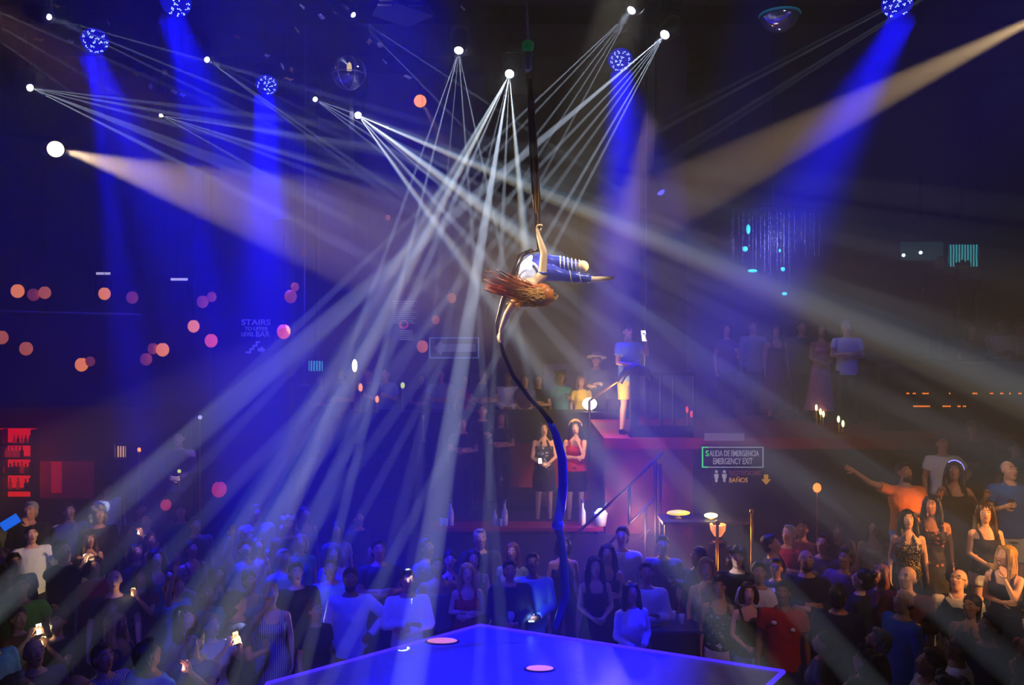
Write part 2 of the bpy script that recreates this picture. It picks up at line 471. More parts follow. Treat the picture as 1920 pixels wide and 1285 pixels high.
HL = ['white beam light that sends the widest fan down to the right', 'white beam light above the aerialist with the brightest fan',
      'white beam light behind and above the brightest centre fan', 'lower of the two white beam lights beside the upper right blue wash light',
      'higher of the two white beam lights right of the silk rigging', 'white beam light at the left edge above the big warm spotlight',
      'small white beam light between the left warm spotlight and the centre', 'white beam light between two blue wash lights, high left',
      'white beam light above the clear glass ball, beside the widest fan', 'small white beam light in the upper left corner',
      'dim white beam light high above the clear glass ball']
HL[8] = 'white beam light just below the clear glass ball, left of the widest fan'
for i, (sx, sy, S, d) in enumerate(HEADS):
    if i < len(HL):
        beam_head(S, d, HL[i], (1.1, 1.2, 1.1, 1.1, .95, .95, .55, .7, .7, .6, .55)[i])
WLAB = ['blue LED wash light in the upper left, below the corner beam light', 'blue LED wash light cut by the top edge, left of the glass ball',
        'blue LED wash light left of the clear glass ball', 'blue LED wash light right of the silk rigging', 'blue LED wash light at the top, right of the mirrored bowl']
M_bface = mat('blue_face', (8, 8, 120), .5, noise=0, emit=(10, 10, 255), estr=.55)
M_bled = mat('blue_led', (150, 170, 255), .5, noise=0, emit=(150, 175, 255), estr=4.0)
for ((sx, sy), bl), lb in zip(WASH, WLAB):
    S = rig(sx, sy)
    t = thing('wash_light', lb, 'stage light', S)
    d = (Vector((0, 0, CZ)) - S).normalized() + Vector((0, 0, -.45)); R = axes(d.normalized())
    obj('lamp_head', G().lathe([(.05, -.36), (.15, -.34), (.19, -.2), (.20, -.06), (.195, -.02)], 24).xf(R), M_black, t)
    obj('lamp_face', G().lathe([(.19, -.03), (.185, .0), (.14, .03), (.08, .045), (.01, .05)], 24).xf(R), M_bface, t)
    rr = random.Random(sx)
    for ring, n in ((0, 1), (.072, 6), (.145, 12)):
        for q in range(n):
            a = 2 * PI * q / n + ring
            if ring and rr.random() < .12: continue
            cx, cy = ring * math.cos(a), ring * math.sin(a); g = G()
            for w in range(4):
                b = rr.uniform(0, 6)
                r2 = 0 if w == 0 else .021
                px_, py_ = cx + r2 * math.cos(b + w * 2.1), cy + r2 * math.sin(b + w * 2.1)
                z = .05 * (1 - (math.hypot(px_, py_) / .19) ** 2)
                g.ell((px_, py_, z + .004), (.0085, .0085, .006), None, 6, 4)
            obj('led_cluster', g.xf(R), M_bled, t)
    c = R @ Vector((0, 0, -.2))
    obj('yoke', G().tube([(c.x - .25, c.y, c.z), (c.x - .24, c.y, c.z + .25), (c.x - .12, c.y, c.z + .34), (c.x + .12, c.y, c.z + .34), (c.x + .24, c.y, c.z + .25), (c.x + .25, c.y, c.z)], .022, 8), M_black, t)
    obj('hanging_pipe', G().tube([(c.x, c.y, c.z + .34), (c.x, c.y, 9.6 - S.z)], .022, 8), M_black, t)
def fresnel(S, target, r, label, lensm, side=0.0):
    t = thing('spotlight', label, 'spotlight', S)
    d = (Vector(target) - S).normalized(); R = axes(d)
    obj('housing', G().lathe([(r * .5, -.42), (r * .95, -.38), (r * 1.1, -.3), (r * 1.1, -.06), (r * 1.18, -.05), (r * 1.18, -.02), (r * 1.0, -.02)], 24).xf(R), M_metal, t)
    obj('lens', G().lathe([(r, -.03), (r * .9, .0), (r * .5, .02), (.005, .03)], 24).xf(R), lensm, t)
    c = R @ Vector((0, 0, -.2)); w = r * 1.25
    obj('yoke', G().tube([(c.x - w, c.y, c.z), (c.x - w, c.y, c.z + w), (c.x + w, c.y, c.z + w), (c.x + w, c.y, c.z)], .018, 8), M_black, t)
    obj('hanging_pipe', G().tube([(c.x, c.y, c.z + w)] + ([(c.x + side, c.y, c.z + w + .05)] if side else []) + [(c.x + side, c.y, 9.6 - S.z)], .02, 8), M_metal, t)
    return t
def facing(S, target, k=.55):
    return S + ((Vector(target) - S).normalized() * (1 - k) + (Vector((0, 0, CZ)) - S).normalized() * k)
fresnel(WL, facing(WL, at(700, 452, 9.2), .7), .10, 'big warm spotlight at the left edge throwing a wide amber beam', mat('warm_lens', (255, 230, 190), .4, noise=0, emit=(255, 215, 160), estr=9), -.75)
S = rig(788, 190); fresnel(S, facing(S, at(905, 420, 12.5), .6), .12, 'small orange spotlight left of the centre beam lights', mat('orange_lens', (255, 160, 80), .4, noise=0, emit=(255, 140, 60), estr=2.2))
fresnel(WR + Vector((.12, 0, .07)), WR + Vector((-1, .1, -.55)), .12, 'warm spotlight beyond the right edge with its amber beam', mat('warm_lens', (255, 230, 190)))
S = at(1240, 362, 14.0)
t = fresnel(S, S + Vector((.4, -.3, -.8)), .07, 'tiny blue spotlight high on the pillar right of the aerialist', mat('blue_lens', (60, 60, 255), .4, noise=0, emit=(60, 60, 255), estr=4))
spot(S + Vector((.03, -.05, -.05)), S + Vector((.5, -.2, -.8)), 9, 260, BLUE, .5, 0, 'wash_light')
# ceiling hangings
M_glass = mat('clear_glass', (235, 240, 255), .04, trans=1.0, noise=0)
M_mirror = patterned('mirror_tiles', (30, 30, 42), (210, 215, 235), 'voronoi', 26, .12, .12)
MATS['mirror_tiles'].node_tree.nodes['Principled BSDF'].inputs['Metallic'].default_value = .85
def hang_ball(px, py, rpx, d, label, cut=False):
    p = at(px, py, d); r = rpx / F * d
    t = thing('glass_ball', label, 'glass ball', p)
    obj('globe', G().ell((0, 0, 0), r, None, 28, 18), M_glass, t)
    g = G()
    for k in range(3):
        a0 = k * PI / 3
        g.tube([(r * 1.005 * math.cos(a) * math.cos(a0), r * 1.005 * math.cos(a) * math.sin(a0), r * 1.005 * math.sin(a)) for a in [2 * PI * i / 32 for i in range(33)]], r * .022, 5)
    g.tube([(r * 1.005 * math.cos(a), r * 1.005 * math.sin(a), -.1 * r) for a in [2 * PI * i / 32 for i in range(33)]], r * .03, 5)
    obj('band', g, M_white, t)
    obj('bowl_mirror', G().lathe([(.01, -r * .9), (r * .5, -r * .72), (r * .8, -r * .4), (r * .86, -r * .15), (r * .82, -r * .13), (r * .4, -r * .1)], 24), M_mirror, t)
    obj('bulb', G().ell((0, 0, r * .2), (r * .1, r * .1, r * .22)), mat('bulb_warm', (255, 220, 120), .4, noise=0, emit=(255, 220, 130), estr=1.2), t)
    obj('cord', G().tube([(0, 0, r), (0, 0, 9.6 - p.z)], .008, 6), M_black, t)
hang_ball(655, 137, 31, 13.1, 'clear glass ball hanging high, left of the centre beam lights')
p = at(1462, 32, 11.5)
t = thing('mirrored_bowl', 'mirrored half-round bowl hanging high, left of the top right wash light', 'ceiling ornament', p)
r = .28
obj('bowl', G().lathe([(.01, -r * .75), (r * .4, -r * .68), (r * .75, -r * .45), (r * .96, -.1 * r), (r, .12 * r), (r * .92, .12 * r), (r * .7, -.3 * r), (.02, -.6 * r)], 28), M_mirror, t)
obj('rim', G().tube([(r * math.cos(a), r * math.sin(a), .13 * r) for a in [2 * PI * i / 32 for i in range(33)]], .012, 6), mat('cyan_rim', (60, 200, 220), .3, .5, emit=(30, 120, 140), estr=.25), t)
obj('cord', G().tube([(0, 0, -.1), (0, 0, 9.6 - p.z)], .01, 6), M_black, t)
M_foil = [mat('gold_foil', (250, 210, 40), .4, .1, noise=0), mat('silver_foil', (225, 235, 245), .4, .1, noise=0), mat('amber_foil', (220, 120, 60), .3, .5, noise=0)]
FIX = [('the corner beam light', 95, 33), ('the leftmost wash light', 178, 77), ('the top-edge wash light', 330, 5), ('the mid-left beam light', 390, 113), ('the wash light left of the glass ball', 500, 160), ('the clear glass ball', 655, 137), ('the ceiling vent', 756, 30), ('the dim high beam light', 665, 30), ('the small orange spotlight', 788, 190), ('the left edge beam light', 58, 165)]
FL = [(72, 75, 0), (133, 78, 1), (255, 139, 0), (310, 135, 0), (283, 163, 1), (342, 179, 1), (327, 173, 1), (442, 193, 2), (547, 132, 0), (541, 149, 0),
      (567, 13, 1), (557, 57, 0), (631, 22, 0), (500, 105, 1), (445, 70, 2), (603, 32, 1), (530, 125, 1), (692, 79, 0), (765, 145, 1), (722, 116, 1), (205, 45, 1), (58, 12, 1), (105, 12, 0), (868, 15, 1), (712, 85, 1)]
LASTY = {}
for i, (px, py, k) in enumerate(FL):
    d = 12.3 if py > 40 else 11.6
    p = at(px, py, d)
    nm, fx, fy = min(FIX, key=lambda f: (f[1] - px) ** 2 + (f[2] - py) ** 2)
    dist = math.hypot(px - fx, py - fy)
    rel = ('left of' if px < fx else 'right of') if abs(px - fx) > abs(py - fy) else ('above' if py < fy else 'below')
    lb = ('gold', 'silver', 'amber')[k] + ' foil ornament hanging ' + ('close ' if dist < 55 else 'well ' if dist > 100 else '') + rel + ' ' + nm
    if lb in USED: lb = lb.replace('foil ornament', 'foil ornament, lower,' if py > LASTY.get(lb, 0) else 'foil ornament, upper,')
    if lb in USED: lb = lb.replace('ornament,', 'ornament, smaller,')
    LASTY[lb] = py
    t = thing('hanging_ornament', lb, 'ornament', p, (i * .7) % 3, 'foil ornaments hanging under the ceiling')
    w = .05 if i % 3 else .085
    gg = G().tube([(-w, 0, .0), (-w * .4, .02, .025), (w * .3, -.01, -.01), (w, .01, .02)], [.004, .03, .034, .004], 8, .5)
    obj('foil', gg, M_foil[k], t)
    obj('thread', G().tube([(0, 0, 0), (0, 0, 9.6 - p.z)], .003, 4), M_black, t)
p = at(756, 30, 11.0)
t = thing('ceiling_vent', 'dark stepped ceiling vent above the small orange spotlight', 'vent', p)
obj('housing', G().lathe([(.42, 0), (.42, .03), (.28, .28), (.25, 9.6 - p.z)], 4), mat('vent_grey', (60, 60, 76), .6), t, False)
for k in range(4):
    o = obj('slat', G().box((-.30 + .02 * k, -.31, .02 + k * .06), (.30 - .02 * k, -.29 + .01 * k, .04 + k * .06)), M_steel, t, False)
# ------------------------------------------------------------------ lettering
def letters(parent, body, x0, x1, z0, z1, y, m, name='lettering'):
    cu = bpy.data.curves.new('txt', 'FONT'); cu.body = body; cu.size = 1; cu.extrude = .02; cu.offset = .012
    o = bpy.data.objects.new('txt', cu); COL.objects.link(o)
    dg = bpy.context.evaluated_depsgraph_get()
    me = bpy.data.meshes.new_from_object(o.evaluated_get(dg))
    bpy.data.objects.remove(o)
    xs = [v.co.x for v in me.vertices]; ys = [v.co.y for v in me.vertices]
    ax, bx, ay, by = min(xs), max(xs), min(ys), max(ys)
    for v in me.vertices:
        v.co = Vector((x0 + (v.co.x - ax) / (bx - ax) * (x1 - x0), y - .004 - v.co.z * .2, z0 + (v.co.y - ay) / (by - ay) * (z1 - z0)))
    while len(me.materials) > 0: me.materials.pop()
    me.materials.append(None)
    return obj(name, me, m, parent, False)
class Sign:
    def __init__(s, name, label, x0, y0, x1, y1, d, cat='sign', m=None, thick=.04):
        s.d = d
        s.c = at((x0 + x1) / 2, (y0 + y1) / 2, d)
        s.t = thing(name, label, cat, s.c)
        if m is not None:
            a, b = s.l(x0, y1), s.l(x1, y0)
            obj('panel', G().box((a[0], 0, a[1]), (b[0], thick, b[1])), m, s.t, False)
    def l(s, px, py):
        p = at(px, py, s.d) - s.c
        return (p.x, p.z)
    def text(s, body, x0, y0, x1, y1, m, name='lettering'):
        a, b = s.l(x0, y1), s.l(x1, y0)
        return letters(s.t, body, a[0], b[0], a[1], b[1], 0, m, name)
    def frame(s, x0, y0, x1, y1, w, m, name='frame', sides='tblr'):
        a, b = s.l(x0, y1), s.l(x1, y0); w = w / F * s.d; g = G()
        if 'b' in sides: g.box((a[0], -.02, a[1]), (b[0], 0, a[1] + w))
        if 't' in sides: g.box((a[0], -.02, b[1] - w), (b[0], 0, b[1]))
        if 'l' in sides: g.box((a[0], -.02, a[1]), (a[0] + w, 0, b[1]))
        if 'r' in sides: g.box((b[0] - w, -.02, a[1]), (b[0], 0, b[1]))
        return obj(name, g, m, s.t, False)
    def poly(s, pts, m, name, y=-.015):
        n = len(pts); P = [s.l(*p) for p in pts]
        g = G().add([(x, y, z) for x, z in P] + [(x, 0, z) for x, z in P], [tuple(range(n)), tuple(range(2 * n - 1, n - 1, -1))] + [(i, n + i, n + (i + 1) % n, (i + 1) % n) for i in range(n)])
        return obj(name, g, m, s.t, False)
M_ltr = mat('grey_letter', (140, 140, 150), .5, noise=0, emit=(150, 150, 165), estr=.6)  # glow added so the grey lettering reads through the haze
M_ltg = mat('green_letter', (60, 230, 90), .5, noise=0, emit=(50, 235, 90), estr=.9)
M_ylw = mat('gold_letter', (190, 140, 30), .5, noise=0, emit=(190, 140, 30), estr=.6)
M_amb = mat('amber_letter', (90, 50, 40), .5, noise=0, emit=(110, 60, 50), estr=.5)
s = Sign('exit_sign', 'green-edged emergency exit sign in two languages on dark wall', 1316, 838, 1431, 877, 11.96, m=mat('sign_dark', (30, 28, 44), .4))
s.frame(1316, 838, 1431, 877, 1.6, M_ltr, 'frame', 'tbr')
s.frame(1316, 838, 1327, 877, 1.8, M_ltg, 'lit_frame_end', 'tbl')
s.text('S', 1323, 845, 1328.5, 856, M_ltg, 'lit_letter')
s.text('ALIDA DE EMERGENCIA', 1330, 845, 1423, 856, M_ltr)
s.text('EMERGENCY EXIT', 1337, 859, 1411, 871, M_ltr)
s = Sign('restroom_sign', 'dim restroom sign with two figures and arrow, below the exit sign', 1334, 880, 1450, 912, 11.96, m=mat('sign_dark2', (20, 18, 30), .5))
for cx in (1343, 1358):
    s.poly([(cx + 3 * math.cos(a), 884.5 - 3 * math.sin(a)) for a in [2 * PI * i / 10 for i in range(10)]], M_ltr, 'figure_head')
    s.poly([(cx - 4.5, 889), (cx + 4.5, 889), (cx + 3.5, 897), (cx + 2, 897), (cx + 2, 904), (cx - 2, 904), (cx - 2, 897), (cx - 3.5, 897)], M_ltr, 'figure_body')
s.text('RESTROOMS', 1367, 883, 1427, 892, M_amb)
s.text('BAÑOS', 1367, 894, 1402, 905, M_ylw)
s.poly([(1432, 890), (1440, 890), (1440, 899), (1445, 899), (1436, 909), (1427, 899), (1432, 899)], M_ylw, 'arrow')
s = Sign('wall_plaque', 'blank pale plaque on wall above the exit sign', 1322, 813, 1396, 827, 11.96, 'plaque', mat('plaque_grey', (150, 145, 160), .6))
M_blt = mat('blue_letter', (130, 130, 190), .6, noise=0, emit=(120, 120, 200), estr=.3)  # glow added to make the stairs lettering visible
s = Sign('stairs_sign', 'faint white lettering pointing to the stairs on the blue-lit wall', 450, 597, 508, 668, 13.17, m=mat('sign_navy', (20, 20, 40), .8), thick=.03)
s.text('STAIRS', 453, 599, 507, 610, M_blt)
s.text('TO UPPER', 459, 613, 503, 620, M_blt)
s.text('LEVEL', 453, 623, 477, 631, M_blt)
s.text('BAR', 480, 621, 506, 632, M_blt)
s.poly([(461, 663), (461, 659), (468, 659), (468, 653), (474, 653), (474, 647), (480, 647), (480, 640), (488, 640), (488, 643), (483, 643), (483, 650), (477, 650), (477, 656), (471, 656), (471, 663)], M_blt, 'stair_symbol')
s.poly([(484, 653), (490, 653), (490, 649), (498, 656), (490, 663), (490, 659), (484, 659)], M_blt, 'arrow')
s = Sign('arrow_sign', 'framed sign with a large arrow pointing left behind the beams', 805, 633, 898, 672, 15.46, m=mat('sign_teal', (40, 50, 90), .3))
M_fr = mat('ice_blue_frame', (150, 180, 230), .4, noise=0, emit=(130, 165, 225), estr=.35)
s.frame(805, 633, 898, 672, 1.6, M_fr)
s.poly([(812, 652), (828, 639), (828, 645), (892, 645), (892, 660), (828, 660), (828, 666)], mat('arrow_grey', (150, 165, 185), .5, noise=0, emit=(110, 130, 160), estr=.15), 'arrow')
obj('bracket', G().tube([(0, .05, .2), (0, .05, 1.0)], .02, 6), M_metal, s.t)
s = Sign('notice_board', 'tall grey notice board of small text with a red mark', 735, 562, 784, 641, 15.43, 'notice board', mat('board_grey', (84, 80, 104), .7))
for k in range(11):
    s.frame(738, 565 + k * 4, 782 - (k * 7) % 11, 566.4 + k * 4, 1.3, M_ltr, 'text_line', 't')
s.poly([(757 + 9 * math.cos(a), 609 - 8 * math.sin(a)) for a in [2 * PI * i / 14 for i in range(14)]], mat('mark_red', (220, 60, 90), .5, noise=0, emit=(220, 60, 90), estr=.5), 'red_mark')
s.poly([(753, 603), (761, 603), (763, 608), (757, 615), (752, 611)], mat('mark_dark', (40, 30, 60), .5), 'mark_symbol', -.02)
for k in range(5):
    s.frame(750, 620 + k * 4, 774, 621.3 + k * 4, 1.3, M_ltr, 'text_line', 't')
obj('bracket', G().tube([(0, .05, .4), (0, .05, .9)], .02, 6), M_metal, s.t)
s = Sign('pale_screen', 'pale square panel behind the terrace guests', 1020, 682, 1082, 738, 17.16, 'panel', mat('pale_panel', (190, 180, 200), .8))
s.frame(1020, 682, 1082, 738, 1.5, M_steel)
obj('stand', G().box((-.05, .01, -1.2), (.05, .03, -.3)), M_metal, s.t, False)
# screens
s = Sign('wall_screen', 'bright cyan screen high in the dark right gallery', 1776, 457, 1836, 502, 14.6, 'screen', M_black)
m = patterned('cyan_picture', (10, 60, 70), (90, 225, 235), 'wave', 6, .5)
b = m.node_tree.nodes['Principled BSDF']; b.inputs['Emission Strength'].default_value = .55
m.cycles.emission_sampling = 'NONE'
m.node_tree.links.new(m.node_tree.nodes['Mix'].outputs[2], b.inputs['Emission Color'])
s.poly([(1778, 459), (1834, 459), (1834, 500), (1778, 500)], m, 'picture')
obj('bracket', G().tube([(0, .04, 0), (0, .04, 1.4)], .03, 6), M_metal, s.t)
s = Sign('wall_screen', 'dim teal screen left of the bright cyan screen', 1686, 452, 1770, 490, 14.6, 'screen', M_black)
s.poly([(1688, 454), (1768, 454), (1768, 488), (1688, 488)], mat('teal_picture', (20, 50, 56), .5, emit=(24, 60, 66), estr=.6), 'picture')
M_dot = mat('white_dot', (255, 255, 255), .4, noise=0, emit=(235, 245, 255), estr=5)
for px, py in ((1693, 479), (1725, 474)):
    s.poly([(px + 3 * math.cos(a), py + 3 * math.sin(a)) for a in [2 * PI * i / 10 for i in range(10)]], M_dot, 'bright_spot', -.03)
obj('bracket', G().tube([(0, .04, 0), (0, .04, 1.4)], .03, 6), M_metal, s.t)
s = Sign('small_screen', 'small cyan screen on the back wall left of the notice board', 578, 676, 606, 697, 15.2, 'screen', M_black)
s.poly([(579, 677), (605, 677), (605, 696), (579, 696)], m, 'picture')
obj('bracket', G().tube([(0, .04, 0), (0, .04, 9.6 - s.c.z)], .02, 6), M_metal, s.t)
# LED strips on the right parapet, above each other
M_oled = mat('orange_led', (255, 120, 20), .5, noise=0, emit=(255, 120, 25), estr=2.2)
def strip(segs, y, lab):
    t = thing('light_strip', lab, 'light strip', at(1700, y, 12.78))
    a, b = at(segs[0][0], y, 12.78) - t.location, at(segs[-1][1], y, 12.78) - t.location
    obj('track', G().box((a.x, -.005, -.012), (b.x, .02, .012)), M_black, t, False)
    for u, v in segs:
        g = G(); x = u
        while x < v:
            p = at(x, y, 12.78) - t.location; g.ell((p.x, -.01, 0), (.012, .01, .012), None, 6, 4); x += 3.2
        obj('diodes', g, M_oled, t)
strip([(1700, 1706), (1712, 1717), (1730, 1740), (1780, 1783), (1824, 1831), (1857, 1863), (1876, 1880), (1893, 1896), (1910, 1914)], 738, 'sparse line of orange points along the dark right parapet')
strip([(1713, 1744), (1768, 1784), (1796, 1800), (1806, 1811)], 762, 'short line of orange points under the sparse one')
# glass curtain of the right gallery
t = thing('crystal_chandelier', 'tall chandelier of hanging crystal strings over the right deck', 'chandelier', at(1450, 400, 14.2))
obj('frame', G().tube([(-.75, 0, .1), (.9, 0, .1)], .02, 6).tube([(0, 0, .1), (0, 0, 9.6 - t.location.z)], .012, 6), M_metal, t)
rr = random.Random(5)
M_cry = mat('crystal', (190, 190, 220), .15, .3, noise=0)
M_cyan = mat('cyan_lamp', (60, 210, 240), .4, noise=0, emit=(40, 190, 235), estr=2.2)
for k in range(26):
    x = -.72 + k * .062 + rr.uniform(-.02, .02); y = rr.uniform(-.12, .12); L = rr.uniform(.7, 1.45) if 5 < k < 18 else rr.uniform(.4, .95)
    g = G().tube([(x, y, .1), (x, y, -L)], .002, 4); z = -.02
    while z > -L:
        if rr.random() < .6: g.ell((x, y, z), (.008, .008, .014), None, 6, 4)
        z -= rr.uniform(.03, .1)
    obj('crystal_string', g, M_cry, t)
for px, py, w, h in ((1403, 430, 4, 9), (1397, 467, 5, 5), (1411, 508, 9, 3), (1471, 551, 5, 3), (1468, 505, 4, 4), (1462, 470, 2, 3)):
    p = at(px, py, 14.05) - t.location
    obj('cyan_light', G().ell(p, (w / F * 14, .02, h / F * 14), None, 8, 6), M_cyan, t)
# globe lamps
M_or = [mat('globe_%d' % k, (255, 150, 80), .5, noise=0, emit=c, estr=e) for k, (c, e) in enumerate((((255, 140, 60), 1.0), ((235, 120, 60), .55), ((200, 90, 70), .25), ((255, 90, 100), .8), ((255, 60, 60), .4)))]
GL = [(33, 546, 12, 0, 'brightest orange globe lamp above the left handrail'), (63, 553, 11, 2, 'dim globe lamp touching the brightest one above the left handrail'),
      (84, 549, 11, 1, 'third globe lamp in the cluster above the left handrail'), (196, 551, 11, 0, 'orange globe lamp alone above the end of the left handrail'),
      (248, 558, 11, 2, 'dim mauve globe lamp right of the lone orange one'), (380, 566, 11, 2, 'dim purple globe lamp above the stairs wall'),
      (397, 557, 9, 2, 'fainter globe lamp overlapping the dim purple one'), (545, 556, 12, 2, 'dim red globe lamp beside the tall thin pole'), (553, 538, 8, 2, 'small red globe lamp above the dim red one'),
      (3, 633, 12, 1, 'tan globe lamp cut by the left edge'), (49, 654, 12, 1, 'tan globe lamp below the left handrail'), (153, 684, 12, 0, 'lowest orange globe lamp on the left parapet'),
      (169, 678, 9, 2, 'dim globe lamp hidden behind the lowest orange one'), (305, 656, 12, 0, 'bright oval orange globe lamp with two dim neighbours'), (287, 654, 10, 2, 'dim globe lamp just left of the bright oval one'),
      (274, 674, 11, 2, 'faint globe lamp lower left of the bright oval one'), (363, 612, 11, 0, 'salmon globe lamp left of the stairs lettering'), (396, 639, 12, 3, 'rose globe lamp lower right of the salmon one'),
      (532, 622, 13, 3, 'pink tilted globe lamp right of the stairs lettering'), (792, 650, 11, 1, 'orange globe lamp beside the framed arrow sign'), (847, 559, 9, 2, 'faint peach globe lamp above the arrow sign'),
      (817, 600, 8, 2, 'faint small globe lamp between notice board and arrow sign'), (411, 918, 14, 4, 'blurred red globe lamp low over the left crowd'), (311, 947, 10, 4, 'narrow red globe lamp low over the left crowd'),
      (727, 408, 5, 2, 'tiny salmon globe lamp high between the beams')]
for px, py, r, k, lb in GL:
    d = 12.4 if px < 600 else 14.6
    p = at(px, py, d); r = r / F * d
    t = thing('globe_lamp', lb, 'lamp', p, 0, 'orange globe lamps')
    obj('globe', G().ell((0, 0, 0), (r * .95, r * .95, r * 1.08), None, 16, 12), M_or[k], t)
    obj('socket', G().lathe([(r * .3, r), (r * .35, r * 1.1), (r * .3, r * 1.45), (.01, r * 1.5)], 12), M_black, t)
    obj('cord', G().tube([(0, 0, r * 1.4), (0, 0, 9.6 - p.z)], .0035, 4), M_black, t)
# handrail and lit shelf pieces of the left gallery
t = thing('handrail', 'long pale handrail along the top of the left parapet', 'handrail', (-8.5, 12.95, 4.62))
a = at(-60, 582, 12.95) - t.location; b = at(266, 590, 12.95) - t.location
obj('rail', G().tube([a, b], .018, 8), M_stripe, t)
for q in (.1, .35, .6, .85):
    p = a.lerp(b, q); obj('bracket', G().tube([(p.x, 0, p.z), (p.x, 0, 0)], .012, 6), M_metal, t)
M_glow = mat('pale_glow', (230, 220, 230), .5, noise=0, emit=(225, 215, 235), estr=.8)
for (x0, y0, x1, y1, lb) in ((180, 513, 207, 520, 'small lit picture light on the gallery wall, above the lone globe lamp'), (320, 524, 352, 528, 'thin lit shelf light right of the gallery picture light')):
    p = at(x0, y0, 13.6); t = thing('wall_light', lb, 'light', p)
    obj('glowing_bar', G().box((0, 0, -.02), ((x1 - x0) / F * 13.6, .03, .02)), M_glow, t, False)
    obj('frame', G().box((-.02, .0, -.35), (.0, .02, .02)).box(((x1 - x0) / F * 13.6, 0, -.3), ((x1 - x0) / F * 13.6 + .02, .02, .02)), M_metal, t, False)
    obj('cord', G().tube([(.1, .01, 0), (.1, .01, 9.6 - p.z)], .004, 4), M_black, t)
# thin poles
for px, y0, y1, d, lb in ((570, 285, 722, 13.0, 'tall thin pale pole beside the stairs wall'), (1210, 390, 690, 13.0, 'tall thin pole right of the aerialist')):
    a = at(px, y0, d); b = at(px, y1, d)
    t = thing('pole', lb, 'pole', (b.x, d, b.z))
    obj('shaft', G().tube([(0, 0, 0), (0.03, 0, 9.6 - b.z)], .012, 8), M_steel, t)
    obj('foot_plate', G().lathe([(.1, -.02), (.1, .0), (.02, .02)], 14), M_steel, t)
    obj('clamp', G().box((-.03, -.03, (a.z - b.z) * .55), (.03, .03, (a.z - b.z) * .55 + .12)), M_brass, t, False)
# ------------------------------------------------------------------ left bar
M_shelf = mat('red_lit_shelf', (120, 16, 16), .5)
t = thing('back_bar', 'red-lit back bar with shelves of bottles at the left edge', 'bar shelf', at(20, 900, 14.5))
a = at(-60, 935, 14.5) - t.location; b = at(60, 806, 14.5) - t.location
obj('backlit_panel', G().box((a.x, .15, a.z), (b.x, .18, b.z)), M_redglow, t, False)
for py in (832, 858, 888, 918):
    z = (at(0, py, 14.5) - t.location).z
    obj('shelf', G().box((a.x, -.05, z - .03), (b.x + .02, .15, z)), M_black, t, False)
for x in (b.x, (a.x + b.x) / 2):
    obj('upright', G().box((x, -.05, a.z - .1), (x + .05, .15, b.z)), M_black, t, False)
bott = [(.032, 0), (.034, .01), (.034, .15), (.014, .19), (.012, .25), (.015, .26), (.001, .262)]
bme = G().lathe(bott, 10).mesh('bottle'); capme = G().lathe([(.013, .235), (.016, .24), (.016, .268), (.002, .27)], 8).mesh('cap')
M_bot = [mat('dark_bottle', (30, 6, 8), .15), mat('red_bottle', (150, 12, 10), .15, emit=(255, 30, 10), estr=.25), mat('amber_bottle', (90, 20, 8), .15)]
rr = random.Random(3); cnt = 0; lastr = -1
for ri, py in enumerate((832, 858, 888, 918)):
    for k in range(9):
        p = at(-4 + k * 7.2, py, 14.5)
        if rr.random() < .18: continue
        o = obj('bottle', bme, M_bot[rr.randrange(3)], None)
        o.location = (p.x, 14.53, p.z); sc = .9 if ri else .7; o.scale = (sc, sc, sc * .8 * rr.uniform(.85, 1.05))
        c = obj('cap', capme, M_bot[0], o)
        cnt = cnt + 1 if k and ri == lastr else 1
        lastr = ri
        tag(o, '%s bottle from the left on the %s shelf of the red back bar' % (('first', 'second', 'third', 'fourth', 'fifth', 'sixth', 'seventh', 'eighth', 'ninth')[cnt - 1], ('top', 'second', 'third', 'lowest')[ri]), 'bottle', 'bottles on the %s shelf of the back bar' % ('top', 'second', 'third', 'lowest')[ri])
struct('wall_panel_red', px_box(75, 866, 176, 935, 14.9, .1), mat('red_wall_panel', (130, 14, 40), .7, emit=(110, 0, 25), estr=.06))
struct('trim_red', px_box(96, 866, 115, 925, 14.88, .02), mat('red_trim', (190, 16, 36), .6, emit=(200, 0, 30), estr=.35))
l = bpy.data.lights.new('bar_light', 'POINT'); l.energy = 12; l.color = (1, .05, .04); l.shadow_soft_size = .2
o = bpy.data.objects.new('bar_light', l); COL.objects.link(o); o.location = at(80, 850, 13.9)
t = thing('candle_lantern', 'square lantern of white tapers glowing over the left crowd', 'lantern', at(230, 860, 13.2))
obj('frame', G().box((-.11, -.08, -.0), (.11, .08, .03)).box((-.11, -.08, .0), (-.09, -.06, .27)).box((.09, -.08, 0), (.11, -.06, .27)).box((-.11, -.08, .25), (.11, .08, .27)), M_steel, t, False)
for k in range(4):
    obj('candle', G().lathe([(.012, .03), (.012, .2), (.002, .21)], 8).xf(Matrix.Translation((-.065 + k * .043, -.02, 0))), mat('warm_glow', (255, 220, 170), .5, noise=0, emit=(255, 190, 120), estr=.7), t)
obj('stand', G().lathe([(.02, 0), (.02, -t.location.z + .05), (.2, -t.location.z + .02), (.2, -t.location.z)], 12), M_black, t)
